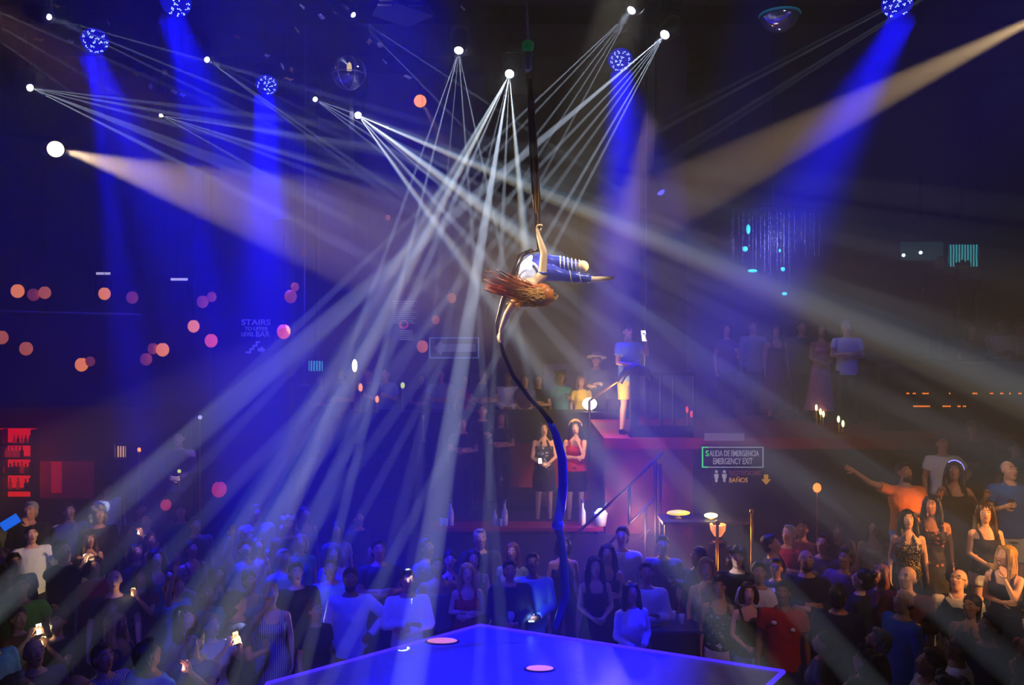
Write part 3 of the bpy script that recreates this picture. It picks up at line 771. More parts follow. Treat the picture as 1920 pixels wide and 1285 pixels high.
# ------------------------------------------------------------------ podium ledge and what stands on it
t = thing('drink_ledge', 'long red-edged drinks ledge along the podium front', 'ledge', (PX0, 12.0, 1.42))
obj('ledge_top', G().box((-.2, -.12, 0), (at(1130, 0, 12).x - PX0, .28, .05)), M_redseat, t, False)
for x in (0.0, .8, 1.6, 2.3):
    obj('bracket', G().box((x, -.05, -.08), (x + .05, .25, 0)), M_black, t, False)
LZ = 1.47
tall = G().lathe([(.04, 0), (.042, .01), (.042, .17), (.018, .23), (.015, .30), (.018, .31), (.001, .312)], 14).mesh('bottle')
lab = G().lathe([(.0425, .05), (.0432, .06), (.0432, .13), (.0425, .14)], 14).mesh('label')
tcap = G().lathe([(.016, .29), (.02, .295), (.02, .33), (.002, .332)], 10).mesh('cap')
M_vod = mat('frosted_bottle', (190, 195, 225), .3, noise=0)
for px, lb in ((845, 'white bottle at the left end of the red podium ledge'), (946, 'tall white bottle beside the ice bowl on the podium ledge'), (928, 'short white bottle at the middle of the podium ledge'), (1168, 'dark-capped bottle beside the glowing ice bucket')):
    o = obj('bottle', tall, M_vod, None); p = at(px, 985, 12.05); o.location = (p.x, 12.05, LZ); s_ = .82 if px == 928 else 1.15; o.scale = (s_, s_, s_)
    if px == 1168: o.location = (at(1092, 0, 12.05).x, 12.05, LZ)
    obj('label', lab, M_white, o); obj('cap', tcap, mat('bottle_cap', (60, 60, 120), .4), o)
    tag(o, lb if px != 1168 else 'white bottle left of the glowing ice bucket', 'bottle')
def glass(px, d, z, lb, m=None):
    p = at(px, 0, d)
    o = obj('drinking_glass', G().lathe([(.025, 0), (.028, .005), (.034, .11), (.031, .11), (.024, .012)], 12), m or mat('tumbler', (180, 190, 230), .1), None)
    o.location = (p.x, d, z)
    obj('drink', G().lathe([(.022, .012), (.029, .075), (.001, .076)], 10), mat('drink_amber', (150, 100, 60), .2), o)
    tag(o, lb, 'glass'); return o
glass(828, 12.02, LZ, 'small glass left of the end bottle on the podium ledge')
glass(836, 12.0, LZ, 'second small glass by the end bottle on the podium ledge')
glass(938, 12.0, LZ, 'small glass between the two middle bottles')
t = thing('ice_bucket', 'glowing clear ice bucket on the right end of the podium ledge', 'ice bucket', (at(1127, 0, 12).x, 12.03, LZ))
obj('bucket', G().lathe([(.07, 0), (.075, .01), (.105, .19), (.098, .19), (.068, .015)], 20), mat('bucket_plastic', (190, 200, 230), .2), t)
obj('lit_ice', G().ell((0, 0, .17), (.085, .085, .09), None, 14, 8), mat('lit_ice', (240, 245, 255), .4, noise=0, emit=(215, 230, 255), estr=5), t)
obj('bottle_neck', G().cap((.03, 0, .2), (.09, 0, .36), .018, .014), mat('neck_dark', (20, 20, 60), .2), t)
l = bpy.data.lights.new('bucket_glow', 'POINT'); l.energy = 7; l.color = (.9, .95, 1); l.shadow_soft_size = .1
o = bpy.data.objects.new('bucket_glow', l); COL.objects.link(o); o.location = (at(1127, 0, 12).x, 11.9, LZ + .32)
# curved white seat edge around the podium sofa
t = thing('curved_sofa', 'curved dark sofa with pale piping on the podium behind the two women', 'sofa', (at(1010, 0, 13.7).x, 13.85, 1.34))
def arc(r, z, a0=200, a1=340, n=24):
    return [(r * math.cos(math.radians(a0 + (a1 - a0) * i / n)), r * .42 * math.sin(math.radians(a0 + (a1 - a0) * i / n)) + .25, z) for i in range(n + 1)]
obj('backrest', G().tube(arc(.75, .22), .16, 12, .7), mat('sofa_dark', (40, 16, 34), .6), t)
obj('piping', G().tube(arc(.78, .38, 15, 165), .03, 8), mat('pale_piping', (210, 180, 190), .5), t)
obj('seat', G().lathe([(.7, 0), (.72, .05), (.72, .16), (.65, .2), (.01, .2)], 24).xf(Matrix.Scale(.42, 4, (0, 1, 0))), mat('sofa_dark', (40, 16, 34)), t)
# terrace rail with drinks counter
t = thing('terrace_counter', 'long dark drinks counter along the terrace edge', 'counter', (at(640, 0, 14.35).x, 14.35, 2.35))
L = at(1180, 0, 14.35).x - t.location.x
obj('counter_top', G().box((0, -.1, .5), (L, .35, .56)), M_black, t, False)
obj('counter_front', G().box((0, -.04, -.0), (L, .0, .5)), mat('counter_navy', (24, 20, 40), .6), t, False)
for k in range(9):
    obj('post', G().box((k * L / 8.2, .0, -.45), (k * L / 8.2 + .06, .06, .5)), M_black, t, False)
# rail of the right deck
t = thing('deck_railing', 'black open railing at the edge of the right deck', 'railing', (at(1160, 0, 12.1).x, 12.08, 2.78))
X = lambda px: at(px, 0, 12.1).x - t.location.x
obj('bottom_beam', G().box((X(1181), 0, 0), (X(1300), .12, .17)), M_black, t, False)
obj('corner_post', G().box((X(1182), 0, .1), (X(1198), .12, 1.05)), M_black, t, False)
obj('hood', G().tube([(X(1162), .06, .82), (X(1175), .06, 1.0), (X(1195), .06, 1.08), (X(1213), .06, 1.0), (X(1222), .06, .86)], .05, 8), M_black, t)
for px in (1213, 1238, 1262, 1300):
    obj('post', G().box((X(px), .03, .1), (X(px) + .04, .07, .95)), M_black, t, False)
obj('top_rail', G().box((X(1200), .02, .93), (X(1302), .08, .98)), M_black, t, False)
t = thing('stair_railing', 'black stair railing slanting down in front of the maroon wall', 'railing', at(1230, 1000, 11.7))
def Q(px, py, dy=0): 
    p = at(px, py, 11.7) - t.location; return (p.x, dy, p.z)
for pts in (((1243, 848), (1180, 912), (1060, 1020)), ((1228, 935), (1132, 1030)), ((1222, 990), (1200, 1010))):
    obj('handrail', G().tube([Q(*p) for p in pts], .022, 8), M_black, t)
for px, y0, y1 in ((1229, 865, 1186), (1238, 870, 1186), (1180, 912, 985), (1210, 955, 1186)):
    obj('post', G().tube([Q(px, y0), Q(px, y1)], .025, 8), M_black, t)
for k in range(5):
    z = 1.05 - k * .2
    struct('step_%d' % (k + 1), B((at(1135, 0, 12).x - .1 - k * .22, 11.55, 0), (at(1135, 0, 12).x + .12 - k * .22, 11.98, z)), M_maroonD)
t = thing('stair_handrail', 'gold-lit slanting handrail beside the man in yellow shorts', 'handrail', at(1105, 752, 12.4))
p = at(1196, 690, 12.2) - t.location
obj('rail', G().tube([(0, 0, 0), p], .02, 8), M_brass, t)
obj('post', G().tube([(0, 0, 0), (0, 0, -.95)], .02, 8), M_black, t)
for px, y0, y1, lb in ((1345, 985, 1086, 'brass post behind the bald guest by the stage'), (1410, 963, 1046, 'brass post standing alone under the restroom sign')):
    d = 10.6; b = at(px, y1, d); a = at(px, y0, d)
    t = thing('brass_post', lb, 'post', (b.x, d, 0))
    obj('shaft', G().tube([(0, 0, .02), (0, 0, a.z)], .02, 8), M_brass, t)
    obj('base', G().lathe([(.16, 0), (.16, .02), (.03, .04)], 18), M_brass, t)
    obj('finial', G().ell((0, 0, a.z + .03), .035), M_brass, t)
# lamps and tables on the dark side
def table(px, d, z, w, dp, lb, m=M_wood, floor=0.0):
    x = at(px, 0, d).x
    t = thing('table', lb, 'table', (x, d, floor))
    obj('tabletop', G().box((-w, -dp, z - floor - .04), (w, dp, z - floor)), m, t, False)
    for sx in (-1, 1):
        for sy in (-1, 1):
            obj('leg', G().box((sx * (w - .05) - .02, sy * (dp - .05) - .02, 0), (sx * (w - .05) + .02, sy * (dp - .05) + .02, z - floor - .04)), M_black, t, False)
    return t
z = at(0, 972, 11.3).z
table(1320, 11.3, z, .62, .22, 'dark high table with yellow lamps under the restroom sign')
M_yel = mat('yellow_glow', (255, 230, 40), .5, noise=0, emit=(255, 220, 40), estr=1.1)
M_yw = mat('yellow_white_glow', (255, 255, 180), .5, noise=0, emit=(250, 255, 170), estr=3.5)
def tlamp(px, py, d, rx, rz, m, lb, zt):
    p = at(px, py, d); t = thing('table_lamp', lb, 'lamp', (p.x, d, zt))
    h = p.z - zt
    obj('lamp_shade', G().ell((0, 0, h), (rx / F * d, rx / F * d * .5, rz / F * d), None, 16, 8), m, t)
    if h > .02: obj('base', G().lathe([(.05, 0), (.05, .01), (.012, .02), (.012, h)], 12), M_brass, t)
    return t
tlamp(1272, 962, 11.3, 22, 5, M_yel, 'long yellow lamp glow left on the dark high table', z)
tlamp(1333, 967, 11.25, 13, 5, M_yw, 'bright yellow-white lamp on the dark high table', z)
l = bpy.data.lights.new('table_glow', 'POINT'); l.energy = 14; l.color = (1, .75, .35); l.shadow_soft_size = .1
o = bpy.data.objects.new('table_glow', l); COL.objects.link(o); o.location = at(1335, 955, 11.0)
l = bpy.data.lights.new('stair_glow', 'POINT'); l.energy = 60; l.color = (1, .40, .22); l.shadow_soft_size = .1
o = bpy.data.objects.new('stair_glow', l); COL.objects.link(o); o.location = at(1205, 985, 11.45)
t = thing('orange_goblet', 'wide glowing orange goblet in front of the dark high table', 'goblet', (at(1346, 0, 11.0).x, 11.0, z - .25))
obj('bowl', G().lathe([(.01, .06), (.05, .08), (.1, .16), (.11, .24), (.1, .24), (.08, .16), (.02, .1)], 18), mat('goblet_glow', (255, 150, 70), .3, noise=0, emit=(255, 150, 80), estr=1.0), t)
obj('stem', G().lathe([(.07, 0), (.07, .01), (.012, .02), (.012, .07)], 14), M_brass, t)
obj('stand', G().lathe([(.2, -z + .25), (.2, -z + .28), (.03, -z + .3), (.03, -.02), (.12, -.01), (.12, 0)], 16), M_black, t)
zz = 2.78
for px, py, d, lb, m_ in ((1535, 768, 13.6, 'cluster of bright yellow candle lamps on the right deck', M_yw), (1577, 790, 12.6, 'pair of small lamps at the edge of the right deck', M_yw), (1293, 772, 12.6, 'small red candle lamp on the right deck beside the pillar', mat('red_lamp', (255, 60, 30), .5, noise=0, emit=(255, 70, 40), estr=1.2))):
    p = at(px, py, d); t = thing('candle_lamp', lb, 'lamp', (p.x, d, zz))
    for k in range(3 if px == 1535 else 2):
        h = p.z - zz + (.03, -.04, -.08)[k]
        obj('glow', G().ell(((-.04, .03, .08)[k], 0, h), (.022, .022, .055), None, 10, 8), m_, t)
        obj('holder', G().lathe([(.04, 0), (.04, .01), (.01, .02), (.01, max(.03, h - .04))], 10).xf(Matrix.Translation(((-.04, .03, .08)[k], 0, 0))), M_brass, t)
t = thing('table_lamp', 'bright white table lamp on the terrace under the slanting handrail', 'lamp', (at(1105, 0, 14.5).x, 14.45, 2.91))
obj('lamp_shade', G().ell((0, 0, .13), (.13, .07, .11), None, 14, 8), mat('white_hot', (255, 250, 230), .4, noise=0, emit=(255, 250, 230), estr=8), t)
obj('base', G().lathe([(.06, 0), (.06, .01), (.02, .03), (.02, .1)], 12), M_brass, t)
l = bpy.data.lights.new('terrace_glow', 'POINT'); l.energy = 26; l.color = (1, .78, .4); l.shadow_soft_size = .1
o = bpy.data.objects.new('terrace_glow', l); COL.objects.link(o); o.location = at(1110, 728, 14.2)
# cocktail table beside the blue-lit couple
t = thing('cocktail_table', 'square black cocktail table right of the blue-lit couple', 'table', (at(1272, 0, 9.35).x, 9.35, 0))
obj('table_cloth', G().box((-.36, -.25, .05), (.36, .25, 1.0)), M_black, t, False)
obj('tabletop', G().box((-.38, -.27, 1.0), (.38, .27, 1.03)), mat('blue_table_top', (50, 55, 110), .3), t, False)
glass(1278, 9.3, 1.03, 'drink glass standing on the black cocktail table')
glass(1262, 9.4, 1.03, 'second drink glass at the back of the cocktail table')

l = bpy.data.lights.new('warm_glow', 'POINT'); l.energy = 34; l.color = (1, .7, .3); l.shadow_soft_size = .08  # unseen lamp added to warm the guest in yellow shorts
o = bpy.data.objects.new('warm_glow', l); COL.objects.link(o); o.location = at(1150, 748, 11.95)

l = bpy.data.lights.new('crystal_fill', 'POINT'); l.energy = 22; l.color = (.7, .75, 1); l.shadow_soft_size = .1  # unseen lamp added so the crystal strings show
o = bpy.data.objects.new('crystal_fill', l); COL.objects.link(o); o.location = at(1452, 455, 13.7)

M_spark = mat('spark_white', (255, 240, 200), .4, noise=0, emit=(255, 238, 190), estr=5)
M_sorg = mat('spark_orange', (255, 160, 70), .4, noise=0, emit=(255, 150, 60), estr=1.8)
M_sgrn = mat('spark_green', (220, 240, 120), .4, noise=0, emit=(210, 235, 110), estr=1.2)
for px, py, d, rx, rz, m_, lb, zt in ((665, 686, 14.5, 5, 12, M_spark, 'tall white glass lamp on the far left of the terrace counter', 2.91), (676, 727, 14.4, 4, 8, M_sorg, 'small orange lamp below the tall white glass lamp', 2.91),
    (707, 749, 14.4, 3.5, 7, M_sorg, 'lowest orange lamp on the left of the terrace counter', 2.91), (755, 723, 14.45, 4, 6, M_sgrn, 'yellow-green lamp in the middle left of the terrace counter', 2.91),
    (336, 884, 12.6, 3.5, 3.5, M_sgrn, 'small yellow-green lamp on the left podium', 1.0), (261, 844, 12.6, 3.5, 4.5, M_sorg, 'small orange lamp right of the square lantern', 1.0),
    (375, 783, 13.0, 4, 4, M_glow, 'small pale lamp above the left podium', 1.0), (1532, 915, 11.9, 8, 9, M_sorg, 'small orange lamp at the dark wall left of the orange t-shirt', 0.0), (794, 778, 14.3, 8, 2, M_glow, 'thin white lit tray on the terrace counter', 2.4)):
    tlamp(px, py, d, rx, rz, m_, lb, zt)
# ------------------------------------------------------------------ people
def hand(g, w, d, nrm, thumb, curl=0.5, s=1.0):
    """palm goes in the body, fingers and thumb as their own tapered chains"""
    w = Vector(w); d = Vector(d).normalized(); n = Vector(nrm); n = (n - d * n.dot(d)).normalized(); side = d.cross(n) * thumb
    ex = G()
    for k, (off, L) in enumerate(((.026, .068), (.009, .078), (-.009, .072), (-.026, .056))):
        p = w + d * (.078 * s) + side * off * s
        a = curl * .9
        q1 = p + (d * math.cos(a * .5) + n * math.sin(a * .5)) * L * .5 * s
        q2 = q1 + (d * math.cos(a * 1.3) + n * math.sin(a * 1.3)) * L * .32 * s
        q3 = q2 + (d * math.cos(a * 2.0) + n * math.sin(a * 2.0)) * L * .26 * s
        ex.tube([p - d * .02 * s, p, q1, q2, q3], [.0095 * s, .0095 * s, .0088 * s, .008 * s, .005 * s], 7)
    t0 = w + d * .025 * s + side * .026 * s
    t1 = t0 + (d * .7 + side * .75).normalized() * .038 * s
    t2 = t1 + (d * .9 + side * .25 + n * .35).normalized() * .032 * s
    ex.tube([t0 - side * .01, t0, t1, t2], [.012 * s, .0125 * s, .0105 * s, .006 * s], 7)
    M = Matrix((side, n, d)).transposed()
    g.ell(w + d * .045 * s, (.040 * s, .018 * s, .052 * s), M, 10, 8)
    return ex
def pose_arms(pose, f):
    """(elbow, wrist, hand direction, palm normal) for the +x arm then the -x arm; x measured outward"""
    D = ((.24, .03, 1.14), (.255, -.05, .90), (0, -.25, -1), (-1, -.2, 0))
    P = {
     'down': (D, D),
     'cross': (((.25, -.04, 1.15), (-.02, -.2, 1.15), (-1, -.1, .15), (0, 1, 0)), ((.25, -.04, 1.17), (-.0, -.17, 1.20), (-1, -.1, -.1), (0, 1, 0))),
     'clasp': (((.235, -.02, 1.14), (.05, -.22, 1.06), (-1, -.2, 0), (0, 1, .3)), ((.235, -.02, 1.14), (.04, -.23, 1.04), (-1, -.1, .1), (0, 1, .3))),
     'drink': (((.24, -.02, 1.14), (.16, -.26, 1.24), (-.5, -.5, .3), (-.6, .5, .3)), D),
     'phone': (((.22, -.20, 1.27), (.09, -.33, 1.50), (-.2, -.2, 1), (-.9, .4, 0)), ((.235, -.04, 1.14), (.12, -.25, 1.12), (-.8, -.4, .3), (0, .8, .5))),
     'phones': (((.22, -.22, 1.30), (.09, -.38, 1.52), (-.3, -.2, 1), (-.9, .4, 0)), ((.22, -.22, 1.30), (.09, -.38, 1.52), (-.3, -.2, 1), (-.9, .4, 0))),
     'up': (((.27, -.06, 1.62), (.22, -.12, 1.88), (0, -.1, 1), (0, -1, 0)), D),
     'cheer': (((.33, -.06, 1.56), (.30, -.10, 1.82), (.1, -.1, 1), (0, -1, 0)), ((.33, -.06, 1.56), (.28, -.10, 1.80), (.1, -.1, 1), (0, -1, 0))),
     'point': (((.44, -.05, 1.50), (.66, -.12, 1.66), (1, -.1, .5), (0, -1, .3)), ((.25, -.04, 1.12), (-.02, -.2, 1.14), (-1, -.1, .1), (0, 1, 0))),
     'hip': (((.38, .04, 1.20), (.20, -.04, 1.02), (-.8, -.5, -.3), (-.3, 1, 0)), D),
     'dance': (((.30, -.05, 1.18), (.32, -.22, 1.36), (.1, -.3, 1), (-.6, -1, 0)), ((.30, -.05, 1.18), (.27, -.20, 1.36), (.0, -.3, 1), (-.6, -1, 0))),
     'chin': (((.16, -.16, 1.20), (.05, -.17, 1.42), (-.2, .1, 1), (-.5, .8, 0)), ((.23, -.02, 1.14), (-.03, -.2, 1.16), (-1, 0, .1), (0, 1, 0))),
    }[pose]
    return P
TORSO = {
 'm': [(.84, .13, .10), (.92, .165, .118), (1.02, .155, .11), (1.12, .158, .112), (1.24, .178, .122), (1.34, .192, .122), (1.41, .175, .105), (1.455, .11, .085), (1.49, .062, .062)],
 'f': [(.84, .13, .10), (.92, .172, .122), (1.00, .155, .112), (1.08, .128, .095), (1.18, .138, .10), (1.27, .152, .112), (1.35, .155, .105), (1.41, .145, .088), (1.45, .088, .07), (1.48, .05, .052)],
}
SH = {'m': .185, 'f': .158}
TILT = math.radians(14)
HC = Vector((0, -.015, 1.62))
def head_mat(tilt=TILT, turn=0.0):
    nb = Vector((0, .01, 1.49))
    return Matrix.Translation(nb) @ Matrix.Rotation(turn, 4, 'Z') @ Matrix.Rotation(-tilt, 4, 'X') @ Matrix.Translation(HC - nb)
def head_into(g, M, f, s=1.0):
    h = G()
    h.ell((0, .012, .025), (.076, .096, .092))
    h.ell((0, -.018, -.035), (.060, .072, .085))
    h.ell((0, -.048, -.088), (.030, .030, .024) if f else (.036, .034, .028))
    h.cap((0, -.088, .022), (0, -.108, -.018), .010, .015, 8)
    h.ell((0, -.10, -.022), (.018, .012, .009))
    h.ell((0, -.083, -.052), (.024, .014, .010))
    h.ell((-.036, -.072, -.012), (.022, .018, .02)); h.ell((.036, -.072, -.012), (.022, .018, .02))
    h.cap((-.045, -.078, .032), (.045, -.078, .032), .011, .011, 8)
    h.ell((-.078, .012, .0), (.010, .018, .030)); h.ell((.078, .012, .0), (.010, .018, .030))
    h.xf(M @ Matrix.Scale(s, 4))
    g.add(h.v, h.f)
BODY = {}
def body_mesh(sex, pose, tilt=TILT, voxel=.0135, legs=0, turn=0.0):
    key = (sex, pose, round(tilt, 2), legs, round(turn, 2))
    if key in BODY: return BODY[key]
    f = sex == 'f'; g = G(); ex = G()
    T = TORSO[sex]
    g.loft([((0, 0, z), a, b) for z, a, b in T])
    if f:
        for s in (-1, 1): g.ell((s * .07, -.085, 1.27), (.062, .055, .06))
    M = head_mat(tilt, turn)
    c = M @ Vector((0, .02, -.06))
    g.cap((0, .012, 1.44), c, .058 if not f else .048, .052 if not f else .045)
    head_into(g, M, f, .97 if f else 1.0)
    sh = SH[sex]
    P = pose_arms(pose, f)
    for s, (e, w, d, n) in zip((1, -1), P):
        k = sh / .185
        S = Vector((s * sh, .0, 1.405 if not f else 1.39)); Ev = Vector((s * e[0] * k, e[1], e[2])); Wv = Vector((s * w[0] * k, w[1], w[2]))
        if Ev.z > 1.45: S.z += .02
        a, b, c2, d2 = (.052, .040, .038, .026) if not f else (.043, .034, .032, .022)
        g.cap((s * sh * .6, 0, 1.40), S, .055 if not f else .045, a)
        g.cap(S, Ev, a, b); g.cap(Ev, Ev.lerp(Wv, .3), b * .95, c2); g.cap(Ev.lerp(Wv, .3), Wv, c2, d2)
        dv = Vector((s * d[0], d[1], d[2])); nv = Vector((s * n[0], n[1], n[2]))
        x = hand(g, Wv, dv, nv, s, .9 if pose in ('drink', 'phone', 'phones', 'clasp', 'dance') else .5, 1.0 if not f else .9)
        ex.add(x.v, x.f)
    for s in (-1, 1):
        hw = .088 if not f else .086
        st = .0 if legs == 0 else s * .06
        H = Vector((s * hw, 0, .90)); K = Vector((s * (hw + .01), -.02 - st * .6, .49)); A = Vector((s * (hw + .02), .03 - st, .075))
        g.cap(H, K, .092 if not f else .09, .055 if not f else .05)
        g.cap(K, K.lerp(A, .3) + Vector((0, .012, 0)), .052 if not f else .048, .056 if not f else .05)
        g.cap(K.lerp(A, .3) + Vector((0, .012, 0)), A, .054 if not f else .048, .036 if not f else .03)
        g.cap(A + Vector((0, 0, -.03)), A + Vector((s * .015, -.13, -.045)), .036, .026)
        for q in range(5):
            ex.cap(A + Vector((s * (.035 - q * .013), -.15 + q * .004 * (1 if s > 0 else 1), -.06)), A + Vector((s * (.036 - q * .013), -.185 + q * .006, -.063)), .010, .008, 6)
    me = g.remesh(voxel, 3, 'person_body', ex)
    BODY[key] = me
    return me
CLO = {}
def fold(amp, fr=38):
    def fn(c):
        k = 1 + 0 * c.x
        d = amp * (math.sin(c.z * fr + math.sin(c.x * 23) * 2.1 + c.y * 11) * .6 + math.sin(c.x * 51 + c.z * 13) * .4)
        v = Vector((c.x, c.y, 0)); L = v.length
        return c + (v / L * d if L > 1e-4 else Vector((0, 0, 0)))
    return fn
def torso_loft(g, sex, z0, z1, infl, hem=0.0):
    T = TORSO[sex]
    def samp(z):
        if z <= T[0][0]: return T[1][1], T[1][2]
        for (za, a1, b1), (zb, a2, b2) in zip(T, T[1:]):
            if za <= z <= zb:
                t = (z - za) / (zb - za); return a1 + (a2 - a1) * t, b1 + (b2 - b1) * t
        return T[-1][1], T[-1][2]
    secs = []; n = 12
    for i in range(n + 1):
        z = z0 + (z1 - z0) * i / n
        a, b = samp(max(z, .90))
        e = infl + hem * max(0, (1.05 - z))
        if sex == 'f' and abs(z - 1.27) < .09: b += .028 * (1 - abs(z - 1.27) / .09)
        secs.append(((0, -.012 if (sex == 'f' and abs(z - 1.27) < .09) else 0, z), a + e, b + e))
    g.loft(secs, 20)
def top_mesh(sex, pose, style):
    key = ('top', sex, pose, style)
    if key in CLO: return CLO[key]
    g = G(); sh = SH[sex]; k = sh / .185; f = sex == 'f'
    P = pose_arms(pose, f)
    infl = .014 if f else .018
    if style in ('tshirt', 'shirt', 'jacket', 'blouse', 'crop'):
        z0 = {'tshirt': .84, 'shirt': .82, 'jacket': .78, 'blouse': .86, 'crop': 1.06}[style]
        if style == 'jacket': infl += .012
        torso_loft(g, sex, z0, 1.462, infl, .05)
        for s, (e, w, d, n) in zip((1, -1), P):
            S = Vector((s * sh, 0, 1.40 if not f else 1.385)); Ev = Vector((s * e[0] * k, e[1], e[2])); Wv = Vector((s * w[0] * k, w[1], w[2]))
            r = (.052 if not f else .043) + infl
            g.cap((s * sh * .55, 0, 1.405), S, .05 + infl, r)
            if style in ('tshirt', 'crop', 'blouse'):
                m = S.lerp(Ev, .55 if style != 'blouse' else .35)
                g.tube([S, S.lerp(m, .5), m], [r, r, r * .98], 14)
            else:
                g.cap(S, Ev, r, r * .86); g.tube([Ev, Ev.lerp(Wv, .5), Ev.lerp(Wv, .9)], [r * .84, r * .74, r * .66], 14)
    if f:
        for s in (-1, 1): g.ell((s * .07, -.087, 1.27), (.062 + infl, .057 + infl, .06 + infl))
    if style in ('tank', 'dress', 'halter', 'vest', 'longdress'):
        z0 = {'tank': .84, 'dress': .88, 'halter': .86, 'vest': .86, 'longdress': .88}[style]
        torso_loft(g, sex, z0, 1.335 if style != 'vest' else 1.40, infl - .003, .0)
        for s in (-1, 1):
            if style == 'halter':
                g.tube([(s * .075, -.125, 1.32), (s * .05, -.09, 1.42), (s * .02, .03, 1.50), (0, .06, 1.48)], [.03, .022, .016, .012], 8, .5)
            else:
                w = .026 if style != 'vest' else .05
                g.tube([(s * .09, -.115, 1.31), (s * .10, -.09, 1.40), (s * .105, .0, 1.462 if not f else 1.445), (s * .10, .08, 1.40), (s * .09, .105, 1.31)], [w, w * .9, w * .85, w * .9, w], 8, .6)
        if style == 'dress':
            g.loft([((0, 0, .60), .235, .20), ((0, 0, .72), .215, .175), ((0, 0, .90), .192, .145), ((0, 0, 1.0), .172, .13)], 20)
        if style == 'longdress':
            g.loft([((0, 0, .22), .30, .27), ((0, 0, .5), .25, .21), ((0, 0, .75), .21, .17), ((0, 0, .92), .19, .142), ((0, 0, 1.0), .172, .13)], 20)
    me = g.remesh(.0125, 2, 'clothing', None, fold(.0035))
    CLO[key] = me
    return me
def bottom_mesh(sex, style, legs=0):
    key = ('bot', sex, style, legs)
    if key in CLO: return CLO[key]
    g = G(); f = sex == 'f'; hw = .088 if not f else .086
    T = .012
    g.loft([((0, 0, .80), .16, .125), ((0, 0, .88), .178 if not f else .184, .132), ((0, 0, .96), .172, .128), ((0, 0, 1.0), .165 if not f else .160, .122)], 20)
    if style == 'skirt':
        g.loft([((0, 0, .58), .20, .17), ((0, 0, .75), .20, .16), ((0, 0, .88), .186, .138), ((0, 0, .96), .172, .125)], 20)
    else:
        for s in (-1, 1):
            st = .0 if legs == 0 else s * .06
            H = Vector((s * hw, 0, .90)); K = Vector((s * (hw + .01), -.02 - st * .6, .49)); A = Vector((s * (hw + .02), .03 - st, .075))
            if style in ('shorts', 'hotpants'):
                e = H.lerp(K, .85 if style == 'shorts' else .33)
                g.tube([H, H.lerp(e, .5), e], [.108, .104, .10 if style == 'shorts' else .102], 16)
            else:
                r = 1.12 if style == 'jeans' else 1.3
                g.tube([H, H.lerp(K, .5), K, K.lerp(A, .3), K.lerp(A, .97)], [.104, .088 * r / 1.1, .064 * r / 1.1, .068 * r / 1.1, .05 * r], 16)
    me = g.remesh(.0135, 2, 'clothing', None, fold(.003, 24))
    CLO[key] = me
    return me
def strandy(amp, fr):
    def fn(c):
        d = amp * math.sin(math.atan2(c.y, c.x) * fr + c.z * 9 + math.sin(c.z * 30) * .8)
        v = Vector((c.x, c.y, c.z * .2)); L = v.length
        return c + (v / L * d if L > 1e-4 else Vector())
    return fn
def hair_mesh(style):
    key = ('hair', style)
    if key in CLO: return CLO[key]
    g = G(); nz = strandy(.003, 22)
    if style != 'bald' and style != 'receding':
        g.ell((0, .032, .050), (.085, .100, .090), None, 18, 12)
        g.ell((0, .055, -.01), (.080, .072, .085), None, 16, 10)
    if style == 'short':
        g.ell((0, -.03, .112), (.055, .045, .026))
    if style == 'receding':
        g.ell((0, .05, .0), (.083, .07, .07), None, 16, 10); nz = strandy(.0015, 22)
    if style == 'bald':
        g.ell((0, .045, -.015), (.081, .066, .045), None, 16, 10); nz = None
    if style in ('long', 'wavy', 'verylong'):
        L = {'long': -.26, 'wavy': -.30, 'verylong': -.42}[style]
        for s in (-1, 1):
            g.tube([(s * .05, -.03, .10), (s * .080, -.02, .02), (s * .092, .01, -.08), (s * .098, .01, L * .65), (s * .088, .0, L)], [.03, .032, .038, .040, .018], 10)
        g.tube([(0, .09, .06), (0, .112, -.06), (0, .118, L * .7), (0, .11, L)], [.05, .07, .085, .05], 14, .5)
        if style == 'wavy': nz = strandy(.007, 13)
        else: nz = strandy(.004, 26)
    if style == 'bob':
        for s in (-1, 1):
            g.tube([(s * .05, -.03, .10), (s * .082, -.02, .02), (s * .09, .01, -.06), (s * .078, .01, -.12)], [.03, .033, .038, .024], 10)
        g.tube([(0, .09, .06), (0, .105, -.04), (0, .10, -.12)], [.05, .075, .06], 14, .6)
    if style == 'bun':
        g.ell((0, .10, .11), (.048, .045, .045))
    if style == 'ponytail':
        g.tube([(0, .12, .06), (0, .175, .02), (0, .17, -.12), (0, .15, -.24)], [.024, .032, .034, .012], 10)
    if style == 'curly':
        rr = random.Random(4)
        for _ in range(60):
            a = rr.uniform(0, 2 * PI); z = rr.uniform(-.12, .12); rad = .095
            x, y = rad * math.cos(a), .03 + rad * math.sin(a)
            if y < -.02 and z < .07: continue
            g.ell((x, y, z + .01), .034, None, 8, 6)
        nz = strandy(.004, 30)
    if style == 'spiky':
        rr = random.Random(6)
        for _ in range(26):
            a = rr.uniform(0, 2 * PI); r = rr.uniform(0, .06)
            g.cap((r * math.cos(a), .02 + r * math.sin(a), .11), (r * 1.35 * math.cos(a), .015 + r * 1.35 * math.sin(a), .155), .016, .006, 6)
    me = g.remesh(.0085, 2, 'hair', None, nz)
    CLO[key] = me
    return me
eye_me = G().ell((0, 0, 0), (.0125, .006, .007), None, 10, 6).mesh('eye')
iris_me = G().ell((0, -.0045, 0), (.0055, .003, .0058), None, 8, 6).mesh('iris')
brow_me = G().tube([(-.052, -.084, .040), (-.034, -.0925, .046), (-.016, -.092, .042)], [.003, .0052, .0035], 6).tube([(.016, -.092, .042), (.034, -.0925, .046), (.052, -.084, .040)], [.003, .0052, .0035], 6).mesh('eyebrows')
